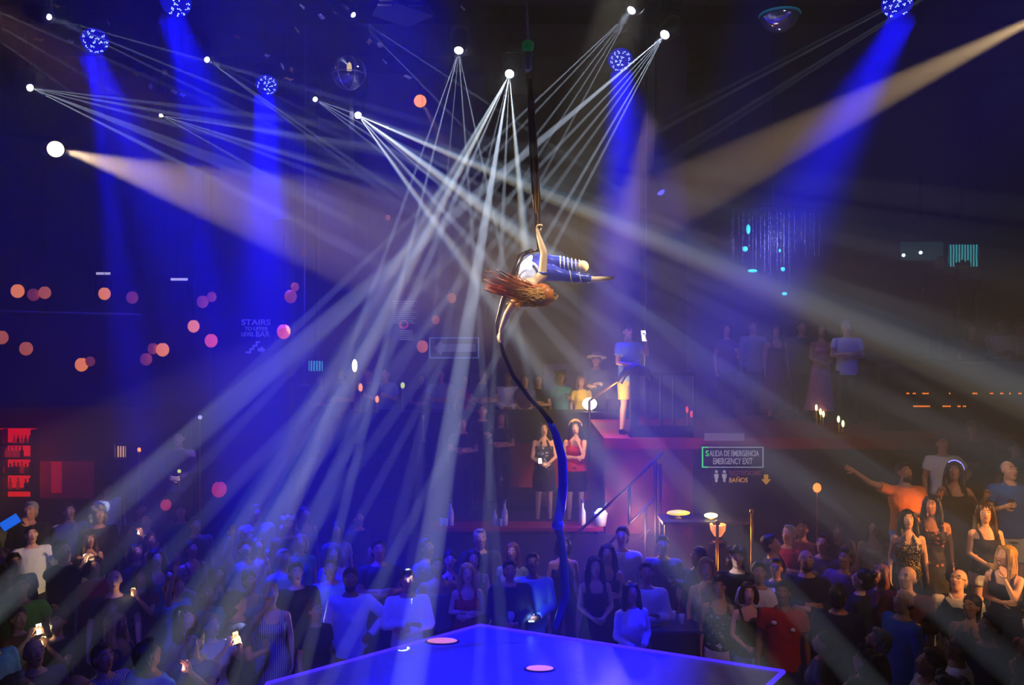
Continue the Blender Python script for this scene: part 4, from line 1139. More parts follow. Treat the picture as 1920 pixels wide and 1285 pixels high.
lip_me = G().tube([(-.022, -.092, -.054), (-.008, -.100, -.050), (0, -.0995, -.052), (.008, -.100, -.050), (.022, -.092, -.054)], [.002, .005, .0045, .005, .002], 8).tube([(-.019, -.092, -.057), (0, -.0985, -.061), (.019, -.092, -.057)], [.002, .0058, .002], 8).mesh('lips')
beard_me = G().ell((0, -.042, -.078), (.058, .060, .042), None, 16, 8).ell((0, -.096, -.043), (.024, .010, .006)).remesh(.006, 1, 'beard', None, strandy(.0012, 40))
glasses_me = G()
for s in (-1, 1):
    glasses_me.tube([(s * .033 + .021 * math.cos(a), -.103, .018 + .016 * math.sin(a)) for a in [2 * PI * i / 14 for i in range(15)]], .0022, 5)
    glasses_me.tube([(s * .054, -.103, .02), (s * .08, .01, .015)], .002, 5)
glasses_me = glasses_me.tube([(-.012, -.104, .02), (.012, -.104, .02)], .002, 5).mesh('glasses')
cap_me = G().lathe([(.099, .06), (.098, .09), (.075, .125), (.03, .142), (.001, .145)], 20).xf(Matrix.Translation((0, .01, -.0))).add([(x, y, z + q) for q in (0, .006) for x, y, z in ((-.07, -.07, .062), (-.055, -.15, .055), (0, -.17, .052), (.055, -.15, .055), (.07, -.07, .062))], [(0, 1, 2, 3, 4), (9, 8, 7, 6, 5), (0, 5, 6, 1), (1, 6, 7, 2), (2, 7, 8, 3), (3, 8, 9, 4), (4, 9, 5, 0)]).mesh('cap')
hat_me = G().lathe([(.20, .085), (.195, .07), (.10, .062), (.102, .066), (.098, .12), (.085, .165), (.05, .17), (.001, .158)], 28).mesh('hat')
SKIN = {'fair': mat('skin_fair', (226, 172, 142), .5, noise=.05), 'tan': mat('skin_tan', (190, 130, 96), .5, noise=.05), 'brown': mat('skin_brown', (140, 90, 62), .5, noise=.05), 'dark': mat('skin_dark', (86, 54, 40), .5, noise=.05)}
HAIRC = {'black': mat('hair_black', (18, 14, 14), .5), 'brown': mat('hair_brown', (62, 36, 22), .5), 'auburn': mat('hair_auburn', (104, 48, 24), .5), 'blond': mat('hair_blond', (176, 134, 76), .5), 'grey': mat('hair_grey', (130, 126, 124), .6)}
M_eyew = mat('eye_white', (220, 215, 210), .3, noise=0); M_iris = mat('iris_dark', (20, 14, 12), .2, noise=0)
M_lip = mat('lips', (176, 80, 76), .45, noise=0); M_lipr = mat('lips_red', (190, 30, 44), .4, noise=0)
FAB = {'black': (16, 16, 20), 'navy': (22, 26, 60), 'white': (225, 225, 228), 'grey': (110, 110, 116), 'charcoal': (44, 44, 50), 'red': (176, 22, 30), 'orange': (250, 128, 20), 'teal': (16, 118, 110),
       'blue': (30, 100, 190), 'lightblue': (130, 165, 215), 'purple': (84, 40, 110), 'pink': (215, 120, 140), 'maroon': (92, 16, 30), 'green': (40, 110, 50), 'lime': (130, 225, 50), 'yellow': (235, 190, 40),
       'beige': (190, 170, 140), 'brown': (84, 56, 40), 'denim': (52, 66, 104), 'cream': (225, 212, 186), 'silver': (150, 152, 165), 'olive': (78, 80, 48)}
def fabric(c):
    if c in ('floral', 'print', 'sequin', 'stripe'):
        return {'floral': patterned('fabric_floral', (190, 110, 110), (30, 18, 24), 'voronoi', 16, .26), 'print': patterned('fabric_print', (170, 170, 190), (40, 40, 60), 'voronoi', 18, .3),
                'sequin': patterned('fabric_sequin', (210, 190, 140), (30, 26, 24), 'voronoi', 60, .3, .25), 'stripe': patterned('fabric_stripe', (190, 190, 205), (40, 44, 90), 'wave', 14, .5)}[c]
    return mat('fabric_' + c, FAB[c], .85, noise=.18, nscale=60, bump=.25)
shoe_me = {}
def shoe_mesh(legs, s, sex):
    k = (legs, s, sex)
    if k not in shoe_me:
        hw = .088 if sex == 'm' else .086
        st = .0 if legs == 0 else s * .06
        A = Vector((s * (hw + .02), .03 - st, .075))
        shoe_me[k] = G().cap(A + Vector((0, .01, -.028)), A + Vector((s * .016, -.14, -.042)), .044, .034).cap(A + Vector((0, .02, -.05)), A + Vector((s * .016, -.16, -.055)), .03, .022).ell(A + Vector((s * .008, -.07, -.068)), (.042, .125, .012)).remesh(.009, 2, 'shoe')
    return shoe_me[k]
PEOPLE = []
def person(px, py, label, sex='m', pose='down', top='tshirt', tc='black', bot='jeans', bc='denim', hair='short', hc='black', skin='tan', floor=0.0, d=None, s=None,
           face=None, turn=0.0, extra=(), legs=0, group=None, lips=None, tilt=TILT, detail=2, flip=False, shoes='black', look=None):
    if s is None: s = .94 if sex == 'f' else 1.0
    hz = 1.64 * s
    if d is None: d = (CZ - floor - hz) * F / (py - 600)
    x = (px - 960) / F * d
    if floor is None: floor = CZ - (py - 600) / F * d - hz
    if face is None:
        v = Vector((look or (0.25, 9.0))) - Vector((x, d))
        face = math.atan2(v.x, -v.y)
    o = obj('person', body_mesh(sex, pose, tilt, legs=legs, turn=turn), SKIN[skin])
    o.location = (x, d, floor); o.rotation_euler = (0, 0, face)
    o.scale = (-s if flip else s, s, s)
    tag(o, label, 'person', group)
    HM = head_mat(tilt, turn)
    def hp(name, me, m, par=o, L=None):
        c = obj(name, me, m, par); c.matrix_local = HM @ (L or Matrix()) ; return c
    TN = {'tshirt': 'shirt', 'shirt': 'shirt', 'jacket': 'jacket', 'blouse': 'blouse', 'crop': 'top', 'tank': 'tank_top', 'dress': 'dress', 'longdress': 'dress', 'halter': 'top', 'vest': 'waistcoat'}
    if top == 'vest': obj('shirt', top_mesh(sex, pose, 'shirt'), fabric('cream'), o).scale = (.985, .97, 1)
    obj(TN[top], top_mesh(sex, pose, top), fabric(tc), o)
    if top not in ('dress', 'longdress'):
        obj({'jeans': 'trousers', 'loose': 'trousers', 'shorts': 'shorts', 'hotpants': 'shorts', 'skirt': 'skirt'}[bot], bottom_mesh(sex, bot, legs), fabric(bc), o)
    hm_ = HAIRC[hc]
    hp('hair', hair_mesh(hair), hm_)
    if detail > 0:
        for q in (-1, 1):
            e = hp('eye', eye_me, M_eyew, o, Matrix.Translation((q * .033, -.0835, .016)))
            if detail > 1: obj('iris', iris_me, M_iris, e)
        hp('eyebrows', brow_me, hm_)
        hp('lips', lip_me, (M_lipr if lips else M_lip))
    if detail > 1 or floor > 0:
        for q in (-1, 1): obj('shoe', shoe_mesh(legs, q, sex), fabric(shoes), o)
    if 'beard' in extra: hp('beard', beard_me, hm_)
    if 'glasses' in extra: hp('glasses', glasses_me, M_black)
    if 'cap' in extra: hp('cap', cap_me, fabric('black'))
    if 'whitecap' in extra: hp('cap', cap_me, fabric('white'))
    if 'hat' in extra: hp('hat', hat_me, fabric('beige'))
    if 'collar' in extra:
        obj('collar', G().tube([(.0, -.095, 1.415), (.055, -.07, 1.455), (.07, .0, 1.485), (.0, .075, 1.49), (-.07, .0, 1.485), (-.055, -.07, 1.455), (.0, -.095, 1.415)], .014, 8, 1.3), fabric(tc if top != 'vest' else 'cream'), o)
    if 'patches' in extra:
        for qx, qz, w in ((-.1, 1.36, .03), (.09, 1.30, .025)):
            obj('patch', G().ell((qx, -.135, qz), (w, .012, .022), None, 10, 6), fabric('white'), o)
    if 'openneck' in extra:
        obj('shirt_front', G().ell((0, -.135, 1.2), (.05, .012, .2)), fabric('white'), o)
    if 'necklace' in extra:
        obj('necklace', G().tube([(.055 * math.sin(a), -.035 - .05 * math.cos(a), 1.44 - .03 * math.cos(a)) for a in [2 * PI * i / 16 for i in range(17)]], .004, 5), mat('gold', (220, 170, 80), .3, .9), o)
    if 'choker' in extra:
        obj('choker', G().tube([(.052 * math.sin(a), .008 - .052 * math.cos(a), 1.475) for a in [2 * PI * i / 16 for i in range(17)]], .006, 6), M_black, o)
    if 'bracelet' in extra:
        w = Vector(pose_arms(pose, sex == 'f')[0][1]); k = SH[sex] / .185
        obj('bracelet', G().tube([(w.x * k + .03 * math.cos(a), w.y + .01 + .03 * math.sin(a), w.z + .02) for a in [2 * PI * i / 12 for i in range(13)]], .006, 5), M_steel, o)
    if 'headband' in extra:
        hp('headband', G().tube([(.098 * math.cos(a), .03, .03 + .112 * math.sin(a)) for a in [PI * i / 16 for i in range(17)]], .011, 8), mat('light_band', (160, 160, 255), .4, noise=0, emit=(120, 120, 255), estr=3.0))
    if 'flowers' in extra:
        g = G()
        for i in range(11):
            a = PI * (.06 + .88 * i / 10); g.ell((.095 * math.cos(a), .0, .035 + .105 * math.sin(a)), .026, None, 8, 6)
        hp('flower_crown', g, mat('flower_gold', (245, 170, 60), .6, emit=(240, 150, 40), estr=.35))
    PEOPLE.append((px, py, d, x, label))
    return o
def wrist_of(o, side=1):
    """world point of the person's hand on the +x side"""
    return o
def held(o, sex, pose, side, off=(0, 0, 0)):
    P = pose_arms(pose, sex == 'f')[0 if side > 0 else 1]
    k = SH[sex] / .185
    w = Vector((side * P[1][0] * k, P[1][1], P[1][2])); dv = Vector((side * P[2][0], P[2][1], P[2][2])).normalized(); n = Vector((side * P[3][0], P[3][1], P[3][2])).normalized()
    loc = w + dv * .075 + n * .03 + Vector(off)
    bpy.context.view_layer.update()
    return Matrix.LocRotScale(o.location, o.rotation_euler, o.scale) @ loc
phone_me = G().box((-.037, -.005, -.075), (.037, .005, .075)).mesh('phone', False)
scr_me = G().box((-.034, -.0065, -.068), (.034, -.0045, .068)).mesh('screen', False)
def phone(p, label, rotz, tiltx=0.0, col=(200, 225, 255), e=3.0, s=1.0, light=0.0):
    o = obj('phone', phone_me, M_black, None, False); o.location = p; o.rotation_euler = (tiltx, 0, rotz); o.scale = (s, s, s)
    m = mat('screen_%d_%d_%d_%d' % (*col, int(e * 10)), col, .4, noise=0, emit=col, estr=e)
    obj('screen', scr_me, m, o, False)
    tag(o, label, 'phone')
    if light:
        l = bpy.data.lights.new('phone_glow', 'POINT'); l.energy = light; l.color = tuple(lin(col)); l.shadow_soft_size = .03
        q = bpy.data.objects.new('phone_glow', l); COL.objects.link(q); q.location = Vector(p) + Matrix.Rotation(rotz, 3, 'Z') @ Vector((0, -.09, .02))
    return o
cup_me = G().lathe([(.026, -.05), (.03, -.045), (.038, .06), (.034, .06), (.026, -.04)], 14).mesh('cup')
liq_me = G().lathe([(.025, -.04), (.031, .03), (.001, .031)], 12).mesh('drink')
def cup(p, label, c=(120, 20, 24)):
    o = obj('cup', cup_me, mat('cup_dark', (60, 30, 30), .2), None); o.location = p
    obj('drink', liq_me, mat('drink_red', (60, 10, 12), .2), o); tag(o, label, 'cup'); return o
# ------------------------------------------------------------------ aerialist
def leg_chain(g, pts, rad):
    for (a, b), (ra, rb) in zip(zip(pts, pts[1:]), zip(rad, rad[1:])):
        g.cap(a, b, ra, rb, 12)
HIP = at(1003, 499, 9.35); WAI = at(992, 504, 9.2); CHE = at(990, 527, 8.98); NEK = at(1000, 545, 8.84)
RS = at(1017, 516, 8.92); RE = at(1020, 474, 8.90); RWr = at(1009, 440, 8.92); TOP = at(1008, 426, 8.93)
LS = at(971, 556, 8.86); LE = at(950, 590, 8.80); LWr = at(938, 622, 8.82)
HD = at(1017, 556, 8.74)
HA = at(1012, 492, 9.38); KA = at(1090, 500, 9.28); AA = at(1034, 512, 9.40); FA = at(1020, 516, 9.38)
HB = at(1008, 508, 9.30); KB = at(1062, 518, 9.18); AB = at(1113, 524, 9.12); FB = at(1146, 522, 9.10)
g = G()
g.cap(HIP, WAI, .125, .105, 14); g.cap(WAI, CHE, .10, .115, 14); g.cap(CHE, (RS + LS) / 2, .11, .085, 14)
g.cap(RS, LS, .058, .058, 12); g.cap((RS + LS) / 2, NEK, .06, .045); g.cap(NEK, HD, .045, .05)
g.cap(RS, RE, .050, .040); g.cap(RE, RE.lerp(RWr, .3), .039, .038); g.cap(RE.lerp(RWr, .3), RWr, .038, .024)
g.cap(LS, LE, .048, .037); g.cap(LE, LE.lerp(LWr, .3), .036, .034); g.cap(LE.lerp(LWr, .3), LWr, .034, .022)
leg_chain(g, [HA, HA.lerp(KA, .5), KA], [.095, .082, .056]); leg_chain(g, [KA, KA.lerp(AA, .3), AA], [.054, .056, .034]); g.cap(AA, FA, .034, .02)
leg_chain(g, [HB, HB.lerp(KB, .5), KB], [.095, .08, .054]); leg_chain(g, [KB, KB.lerp(AB, .3), AB], [.053, .055, .034])
leg_chain(g, [AB, AB.lerp(FB, .5), FB], [.034, .032, .018])
# head hanging, face turned down towards the stage and the camera side
zax = (NEK - HD).normalized() * -1          # crown direction away from the neck
fwd = Vector((.25, -.25, -.9)); fwd = (fwd - zax * fwd.dot(zax)).normalized()   # face direction
yb = -fwd; xb = yb.cross(zax)
HMX = Matrix.Translation(HD) @ Matrix((xb, yb, zax)).transposed().to_4x4()
head_into(g, HMX, True, .97)
ex = hand(g, RWr, (TOP - RWr), (1, -.6, 0), 1, 1.5)
x2 = hand(g, LWr, Vector((-.15, -.1, -1)), (1, .4, 0), -1, 1.2); ex.add(x2.v, x2.f)
x3 = G()
for q in range(5):
    o_ = Vector((0, .012, .02 - q * .008))
    x3.cap(FB + o_ * .8, FB + (FB - AB).normalized() * (.03 - q * .003) + o_, .009, .007, 6)
ex.add(x3.v, x3.f)
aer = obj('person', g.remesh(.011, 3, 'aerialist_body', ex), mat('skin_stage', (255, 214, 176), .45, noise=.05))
tag(aer, 'aerialist in blue leggings hanging by one hand from dark silk above the stage', 'person')
# costume
M_leg = mat('satin_blue', (46, 60, 190), .3, noise=.15, nscale=12)
g = G()
g.cap(HIP, WAI, .135, .112, 14)
leg_chain(g, [HA, HA.lerp(KA, .5), KA.lerp(HA, .12)], [.105, .092, .066]); leg_chain(g, [KA.lerp(AA, .12), KA.lerp(AA, .3), KA.lerp(AA, .9)], [.062, .066, .044])
leg_chain(g, [HB, HB.lerp(KB, .5), KB], [.105, .09, .064]); leg_chain(g, [KB, KB.lerp(AB, .3), KB.lerp(AB, .82)], [.063, .065, .050])
obj('leggings', g.remesh(.011, 2, 'leggings', None, lambda c: c + Vector((0, 0, 1)) * .003 * math.sin(c.x * 60 + c.z * 30)), M_leg, aer)
g = G(); g.cap(WAI, CHE, .110, .126, 14); g.cap(CHE, (RS + LS) / 2 + Vector((0, .02, -.02)), .122, .09, 14)
obj('leotard', g.remesh(.011, 2, 'leotard'), mat('costume_pale_blue', (200, 208, 245), .45), aer)
obj('arm_band', G().tube([RS.lerp(RE, .02), RS.lerp(RE, .14)], [.058, .056], 16), M_leg, aer)
g = G(); rr = random.Random(9)
def lace(a, b, ra, rb, turns, ph):
    a, b = Vector(a), Vector(b); t = (b - a).normalized(); u = t.orthogonal().normalized(); w = t.cross(u); n = turns * 14; pts = []
    for i in range(n + 1):
        q = i / n; an = 2 * PI * turns * q + ph; r = ra + (rb - ra) * q
        pts.append(a.lerp(b, q) + (u * math.cos(an) + w * math.sin(an)) * r)
    return pts
obj('leg_lacing', G().tube(lace(HA.lerp(KA, .45), KA, .092, .068, 3, 0), .007, 6).tube(lace(HA.lerp(KA, .45), KA, .094, .070, 3, PI), .007, 6).tube(lace(KB.lerp(AB, .1), KB.lerp(AB, .8), .068, .054, 2, 1), .006, 6), mat('white_cord', (250, 245, 240), .5), aer)
obj('lit_knee', G().ell(KA + Vector((.01, -.01, 0)), (.075, .07, .07)), mat('skin_stage', (240, 190, 150)), aer)  # brightly lit knee put in as a pale ball
# face
def hpc(name, me, m, L=None):
    c = obj(name, me, m, aer); c.matrix_local = HMX @ (L or Matrix()); return c
for q in (-1, 1):
    e = hpc('eye', eye_me, M_eyew, Matrix.Translation((q * .033, -.0815, .016))); obj('iris', iris_me, M_iris, e)
hpc('eyebrows', brow_me, HAIRC['auburn']); hpc('lips', lip_me, M_lipr)
# hair: cap plus long streaming locks
M_hair = mat('hair_copper', (214, 118, 52), .45, noise=.4, nscale=30)
g = G(); g.ell((0, .022, .04), (.09, .108, .098), None, 18, 12).ell((0, .06, -.02), (.085, .08, .09), None, 14, 10)
g.xf(HMX)
hair = obj('hair', g.remesh(.009, 2, 'hair', None, strandy(.002, 30)), M_hair, aer)
g = G()
for i in range(130):
    a = rr.uniform(0, 2 * PI); rr_ = rr.uniform(.2, 1) ** .5
    st = HD + Vector((rr.uniform(-.05, .09), -.03 + .07 * math.cos(a) * rr_, .02 + .095 * math.sin(a) * rr_))
    L = rr.uniform(.35, 1.0); ex_ = at(1015 - 112 * L + rr.uniform(-6, 6), 536 + rr.uniform(-20, 14) - 4 * L + (st.z - HD.z) * -110, 8.75 + rr.uniform(-.12, .10))
    pts = []
    ph = rr.uniform(0, 6); am = rr.uniform(.008, .022)
    for k in range(9):
        q = k / 8; p = st.lerp(ex_, q); p.z += am * math.sin(q * 7 + ph) * q - .05 * math.sin(PI * q) * rr_; p.y += am * math.cos(q * 6 + ph) * q
        pts.append(p)
    w = rr.uniform(.006, .012)
    g.tube(pts, [w * (1.0, 1.15, 1.2, 1.15, 1.0, .85, .65, .4, .12)[k] for k in range(9)], 6)
obj('streaming_locks', g, M_hair, hair)
g = G()
for i in range(120):    # wavy golden locks wrapping the crown and falling over the face
    a = rr.uniform(0, 2 * PI); el = rr.uniform(-.9, .9)
    n = Vector((math.cos(el) * math.cos(a), -abs(math.cos(el) * math.sin(a)) * 1.0, math.sin(el)))
    p = HD + Vector((n.x * .085 + .01, n.y * .105, n.z * .105)); pts = []
    ph = rr.uniform(0, 6); L = rr.uniform(.12, .34)
    for k in range(9):
        q = k / 8
        c = p + Vector((-L * q, -.012 - .02 * math.sin(PI * q), -.03 * q + .016 * math.sin(q * 11 + ph)))
        v = c - HD; v.x *= .6
        if v.length < .108: c = HD + Vector((v.x / .6, v.y, v.z)) * (.108 / max(v.length, .02))
        pts.append(c)
    w = rr.uniform(.006, .011)
    g.tube(pts, [w * (.5, 1, 1.15, 1.2, 1.1, 1, .8, .5, .2)[k] for k in range(9)], 6)
obj('curled_locks', g, mat('hair_golden', (226, 150, 66), .4, noise=.45, nscale=24), hair)
# ------------------------------------------------------------------ silk and its rigging
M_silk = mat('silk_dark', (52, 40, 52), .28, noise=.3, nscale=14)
M_silkb = mat('silk_blue_lit', (40, 44, 200), .3, noise=.2, nscale=10)  # blue stage light on the lower silk put into its colour
HOOK = at(990, 88, 8.95)
rigt = thing('rigging_line', 'green-hooked rigging line holding the aerial silk', 'rigging', HOOK)
obj('cable', G().tube([(0, 0, .1), (-.03, 0, .8), (-.06, 0, 9.6 - HOOK.z)], .012, 8), M_steel, rigt)
obj('swivel', G().lathe([(.02, -.28), (.045, -.24), (.03, -.15), (.055, -.09), (.03, -.04)], 14), M_steel, rigt)
obj('hook_cover', G().lathe([(.03, -.06), (.06, -.03), (.07, .03), (.065, .05), (.02, .08)], 16), mat('green_plastic', (20, 130, 70), .4, emit=(10, 90, 50), estr=.3), rigt)
g = G(); c = Vector((.02, 0, -.36))
g.tube([c + Vector((.035 * math.cos(a), 0, .075 * math.sin(a))) for a in [2 * PI * i / 20 for i in range(21)]], .011, 8)
obj('carabiner', g, mat('gold_carabiner', (210, 160, 60), .25, .9), rigt)
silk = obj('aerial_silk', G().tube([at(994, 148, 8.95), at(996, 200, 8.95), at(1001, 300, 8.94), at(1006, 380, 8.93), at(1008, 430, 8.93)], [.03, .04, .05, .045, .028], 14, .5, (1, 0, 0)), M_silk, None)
tag(silk, 'long dark aerial silk hanging from the hook to the stage', 'silk')
obj('gold_highlight', G().tube([at(999, 270, 8.90), at(1002, 330, 8.89), at(1006, 400, 8.89)], [.012, .018, .010], 8), mat('silk_highlight', (200, 150, 70), .25, .3), silk)  # warm highlights on the dark silk shaped as gold strips
obj('gold_highlight', G().tube([at(1007, 290, 8.905), at(1009, 350, 8.90), at(1009, 418, 8.90)], [.008, .011, .007], 8), mat('silk_highlight', (200, 150, 70)), silk)
obj('silver_clip', G().box(at(993, 205, 8.90), at(1000, 186, 8.88)), M_steel, silk, False)
# the loop round her waist down to the low hand
obj('waist_loop', G().tube([at(1008, 430, 8.98), at(1012, 470, 9.2), at(996, 470, 9.2), at(976, 480, 9.05), at(965, 505, 8.95), at(950, 540, 8.92), at(940, 575, 8.92), at(932, 605, 8.90), at(934, 630, 8.86)], [.022, .03, .035, .036, .034, .03, .028, .024, .02], 10, .5), M_silk, silk)
obj('middle_silk', G().tube([at(934, 628, 8.86), at(944, 665, 8.9), at(962, 705, 8.95), at(992, 745, 9.0), at(1020, 775, 9.0), at(1034, 795, 9.0)], [.02, .026, .022, .024, .03, .034], 14, .55), M_silk, silk)
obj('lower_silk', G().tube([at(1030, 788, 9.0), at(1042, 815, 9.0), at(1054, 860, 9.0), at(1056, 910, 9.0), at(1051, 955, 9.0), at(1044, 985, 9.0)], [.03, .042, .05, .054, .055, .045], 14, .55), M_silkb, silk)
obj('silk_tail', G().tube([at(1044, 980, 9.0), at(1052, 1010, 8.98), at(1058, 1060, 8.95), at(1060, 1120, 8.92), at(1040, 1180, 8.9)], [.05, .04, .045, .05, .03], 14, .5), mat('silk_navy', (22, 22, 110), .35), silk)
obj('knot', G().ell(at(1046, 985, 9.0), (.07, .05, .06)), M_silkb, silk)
# ------------------------------------------------------------------ guests, the ones that stand out first
struct('podium_left', B((at(160, 0, 12.3).x, 12.35, 0), (at(560, 0, 12.3).x, 13.15, 1.0)), M_dark)
struct('terrace_riser', B((.9, 14.75, 1.9), (2.3, 15.3, 2.2)), M_dark)
P = person
A = {}
def hero(nick, *a, **k):
    o = P(*a, **k); A[nick] = (a[0], a[1], o.location.y, o.location.x); return o
NF = dict(face=-.35, turn=-.45)
hero('the guest in orange', 1697, 885, 'person in bright orange t-shirt flinging one arm out on the right tier', 'm', 'point', 'tshirt', 'orange', 'jeans', 'lightblue', 'short', 'brown', 'tan', 1.05, 10.0, .98, face=-.1, turn=-.3, extra=('beard',), flip=True)
hero('the glowing headband', 1790, 888, 'person in black tank top and glowing white headband, arms up, on the right tier', 'f', 'dance', 'tank', 'black', 'jeans', 'black', 'long', 'brown', 'tan', 1.05, 10.0, .99, extra=('headband', 'necklace'), face=-.15, turn=-.45)
hero('the blue polo', 1893, 888, 'person in blue polo shirt holding a dark drink near the right edge', 'm', 'drink', 'tshirt', 'blue', 'shorts', 'white', 'receding', 'brown', 'fair', 1.05, 9.8, 1.02, extra=('collar',), face=-.2, turn=-.35, flip=True)
hero('the floral top', 1748, 948, 'person in dark floral top with long black hair, one arm hanging, on the tier', 'f', 'down', 'tank', 'floral', 'skirt', 'charcoal', 'long', 'black', 'tan', .8, 9.45, .96, extra=('bracelet',), **NF)
hero('the white shorts', 1848, 962, 'person in white shorts and black tank top, hands clasped, lit orange', 'f', 'clasp', 'tank', 'black', 'hotpants', 'white', 'wavy', 'brown', 'fair', .8, 9.2, .94, extra=('choker', 'necklace'), face=-.1, turn=-.35)
hero('the blond in navy', 1884, 1045, 'person in sleeveless navy dress with long blond hair, hand to chin, lit orange', 'f', 'chin', 'dress', 'navy', 'skirt', 'navy', 'long', 'blond', 'fair', .45, 8.67, .95, face=-.8, turn=-.5, extra=('bracelet',))
hero('the sequin top', 1703, 968, 'person in glittering sequin top with long dark hair below the orange t-shirt', 'f', 'down', 'halter', 'sequin', 'skirt', 'black', 'long', 'black', 'fair', .8, 9.25, .89, face=-.3)
hero('the waistcoat', 1795, 1086, 'person in black waistcoat over cream shirt, wearing glasses, looking up', 'm', 'down', 'vest', 'black', 'jeans', 'black', 'receding', 'grey', 'fair', 0, 8.75, 1.05, extra=('glasses', 'collar'), face=-.4, turn=-.5, tilt=math.radians(24))
hero('the bald man', 1700, 1084, 'bald person with orange-lit head in a maroon shirt', 'm', 'cross', 'shirt', 'maroon', 'jeans', 'black', 'bald', 'grey', 'fair', 0, 8.85, 1.05, face=-.5, turn=-.5)
hero('the auburn waves', 1648, 1078, 'person with wavy auburn hair in a maroon top beside the bald one', 'f', 'down', 'blouse', 'maroon', 'jeans', 'black', 'wavy', 'auburn', 'tan', 0, None, .98, face=-1.1)
hero('the pale collar', 1678, 1062, 'person in dark jacket with pale collar, seen from the side, behind the bald one', 'm', 'down', 'jacket', 'charcoal', 'jeans', 'black', 'short', 'black', 'tan', 0, 9.35, .98, face=1.2, extra=('openneck', 'collar'))
hero('the faint long hair', 1637, 982, 'dim person with long light brown hair left of the orange t-shirt', 'f', 'down', 'tank', 'beige', 'skirt', 'charcoal', 'long', 'brown', 'fair', 0, 11.4, .98, face=-.4)
hero('the white tee', 1768, 834, 'person in white printed t-shirt standing behind the glowing headband', 'm', 'hip', 'tshirt', 'white', 'jeans', 'denim', 'short', 'black', 'tan', 1.3, 11.0, .95, face=-.1)
hero('the teal tee', 1905, 845, 'person in teal t-shirt behind the blue polo shirt', 'm', 'down', 'tshirt', 'teal', 'jeans', 'denim', 'short', 'brown', 'tan', 1.3, 10.9, .92, face=-.1)
hero('the red polo', 1468, 1112, 'person in red polo shirt with white patches right of the stage corner', 'm', 'down', 'tshirt', 'red', 'jeans', 'denim', 'short', 'black', 'brown', 0, None, 1.0, extra=('collar', 'patches'), face=-.25, turn=-.2)
hero('the open black shirt', 1512, 1050, 'large person in open-necked black shirt with crossed arms', 'm', 'cross', 'shirt', 'black', 'jeans', 'black', 'bald', 'black', 'tan', 0, None, 1.06, extra=('beard',), face=-.2)
hero('the navy back', 1572, 1116, 'person in navy shirt seen from behind near the red polo', 'm', 'down', 'shirt', 'navy', 'jeans', 'navy', 'short', 'black', 'tan', 0, None, 1.02, face=2.6)
hero('the black back', 1612, 1084, 'person in black top with warm-lit cheek, turned away from the camera', 'f', 'down', 'tshirt', 'black', 'jeans', 'black', 'bun', 'black', 'fair', 0, None, 1.0, face=-2.2)
hero('the white crew neck', 1424, 1074, 'person in violet-lit white t-shirt just behind the red polo', 'm', 'down', 'tshirt', 'white', 'jeans', 'black', 'short', 'black', 'tan', 0, None, 1.0, face=-.2)
hero('the small dark shirt', 1455, 1086, 'person in dark shirt peering over the red polo', 'm', 'down', 'tshirt', 'charcoal', 'jeans', 'black', 'short', 'black', 'tan', 0, 9.8, .93, face=-.4)
hero('the curly head', 1382, 1046, 'person with curly brown hair in black behind the stage corner', 'm', 'down', 'tshirt', 'black', 'jeans', 'black', 'curly', 'brown', 'fair', 0, None, 1.0, face=-.2)
hero('the blond bob', 1325, 1066, 'person with blond bob and bare shoulders behind the print top', 'f', 'down', 'tank', 'beige', 'jeans', 'black', 'bob', 'blond', 'fair', 0, None, 1.0, face=-.1)
hero('the print top', 1349, 1100, 'person in glittering print top and white trousers at the stage edge', 'f', 'down', 'tank', 'print', 'loose', 'white', 'bun', 'black', 'tan', 0, None, .94, face=-.2)
hero('the blue skirt', 1404, 1112, 'person in black top and blue-lit skirt beside the print top', 'f', 'clasp', 'tank', 'black', 'skirt', 'lightblue', 'bob', 'brown', 'fair', 0, None, .93, face=-.1)
hero('the dark suit', 1450, 1020, 'person in dark suit seen in profile by the brass post', 'm', 'down', 'jacket', 'black', 'jeans', 'black', 'short', 'black', 'tan', 0, None, 1.02, face=1.1, extra=('openneck',))
hero('the white shirt', 1166, 1030, 'person in clean white shirt behind two dark-haired guests', 'm', 'down', 'shirt', 'white', 'jeans', 'black', 'short', 'black', 'fair', 0, 10.5, 1.05, face=-.3)
hero('the black top', 1139, 1046, 'person in black sleeveless top with crossed arms, front of the white shirt', 'f', 'cross', 'tank', 'black', 'jeans', 'black', 'long', 'brown', 'fair', 0, 10.0, 1.0, face=-.2)
hero('the long dark hair', 1116, 1058, 'person in black dress with very long dark hair behind the stage', 'f', 'clasp', 'dress', 'black', 'skirt', 'black', 'verylong', 'black', 'fair', 0, 9.65, .97, face=.1)
hero('the white blouse', 1184, 1110, 'person in loose white blouse glowing blue, leaning on the stage edge', 'f', 'clasp', 'shirt', 'white', 'loose', 'white', 'long', 'black', 'tan', 0, 8.92, .93, face=.3)
hero('the taller blue-lit guest', 1212, 1084, 'taller person in glowing blue-white shirt behind the white blouse', 'm', 'cross', 'shirt', 'white', 'jeans', 'denim', 'short', 'black', 'tan', 0, 9.35, .98, face=-.1)
hero('the dim grey shirt', 1243, 1022, 'dim person in grey shirt with a pale paper beneath the red ledge', 'm', 'drink', 'shirt', 'grey', 'jeans', 'black', 'short', 'brown', 'fair', 0, None, 1.0, face=-.1)
hero('the light blue shirt', 999, 1056, 'person in light blue shirt standing behind the far stage corner', 'm', 'clasp', 'shirt', 'lightblue', 'jeans', 'black', 'short', 'black', 'brown', 0, None, .99, face=0)
hero('the open jacket', 956, 1070, 'person in dark jacket open over a white shirt at the far stage corner', 'm', 'clasp', 'jacket', 'navy', 'jeans', 'navy', 'short', 'black', 'tan', 0, None, .97, face=.1, extra=('openneck',))
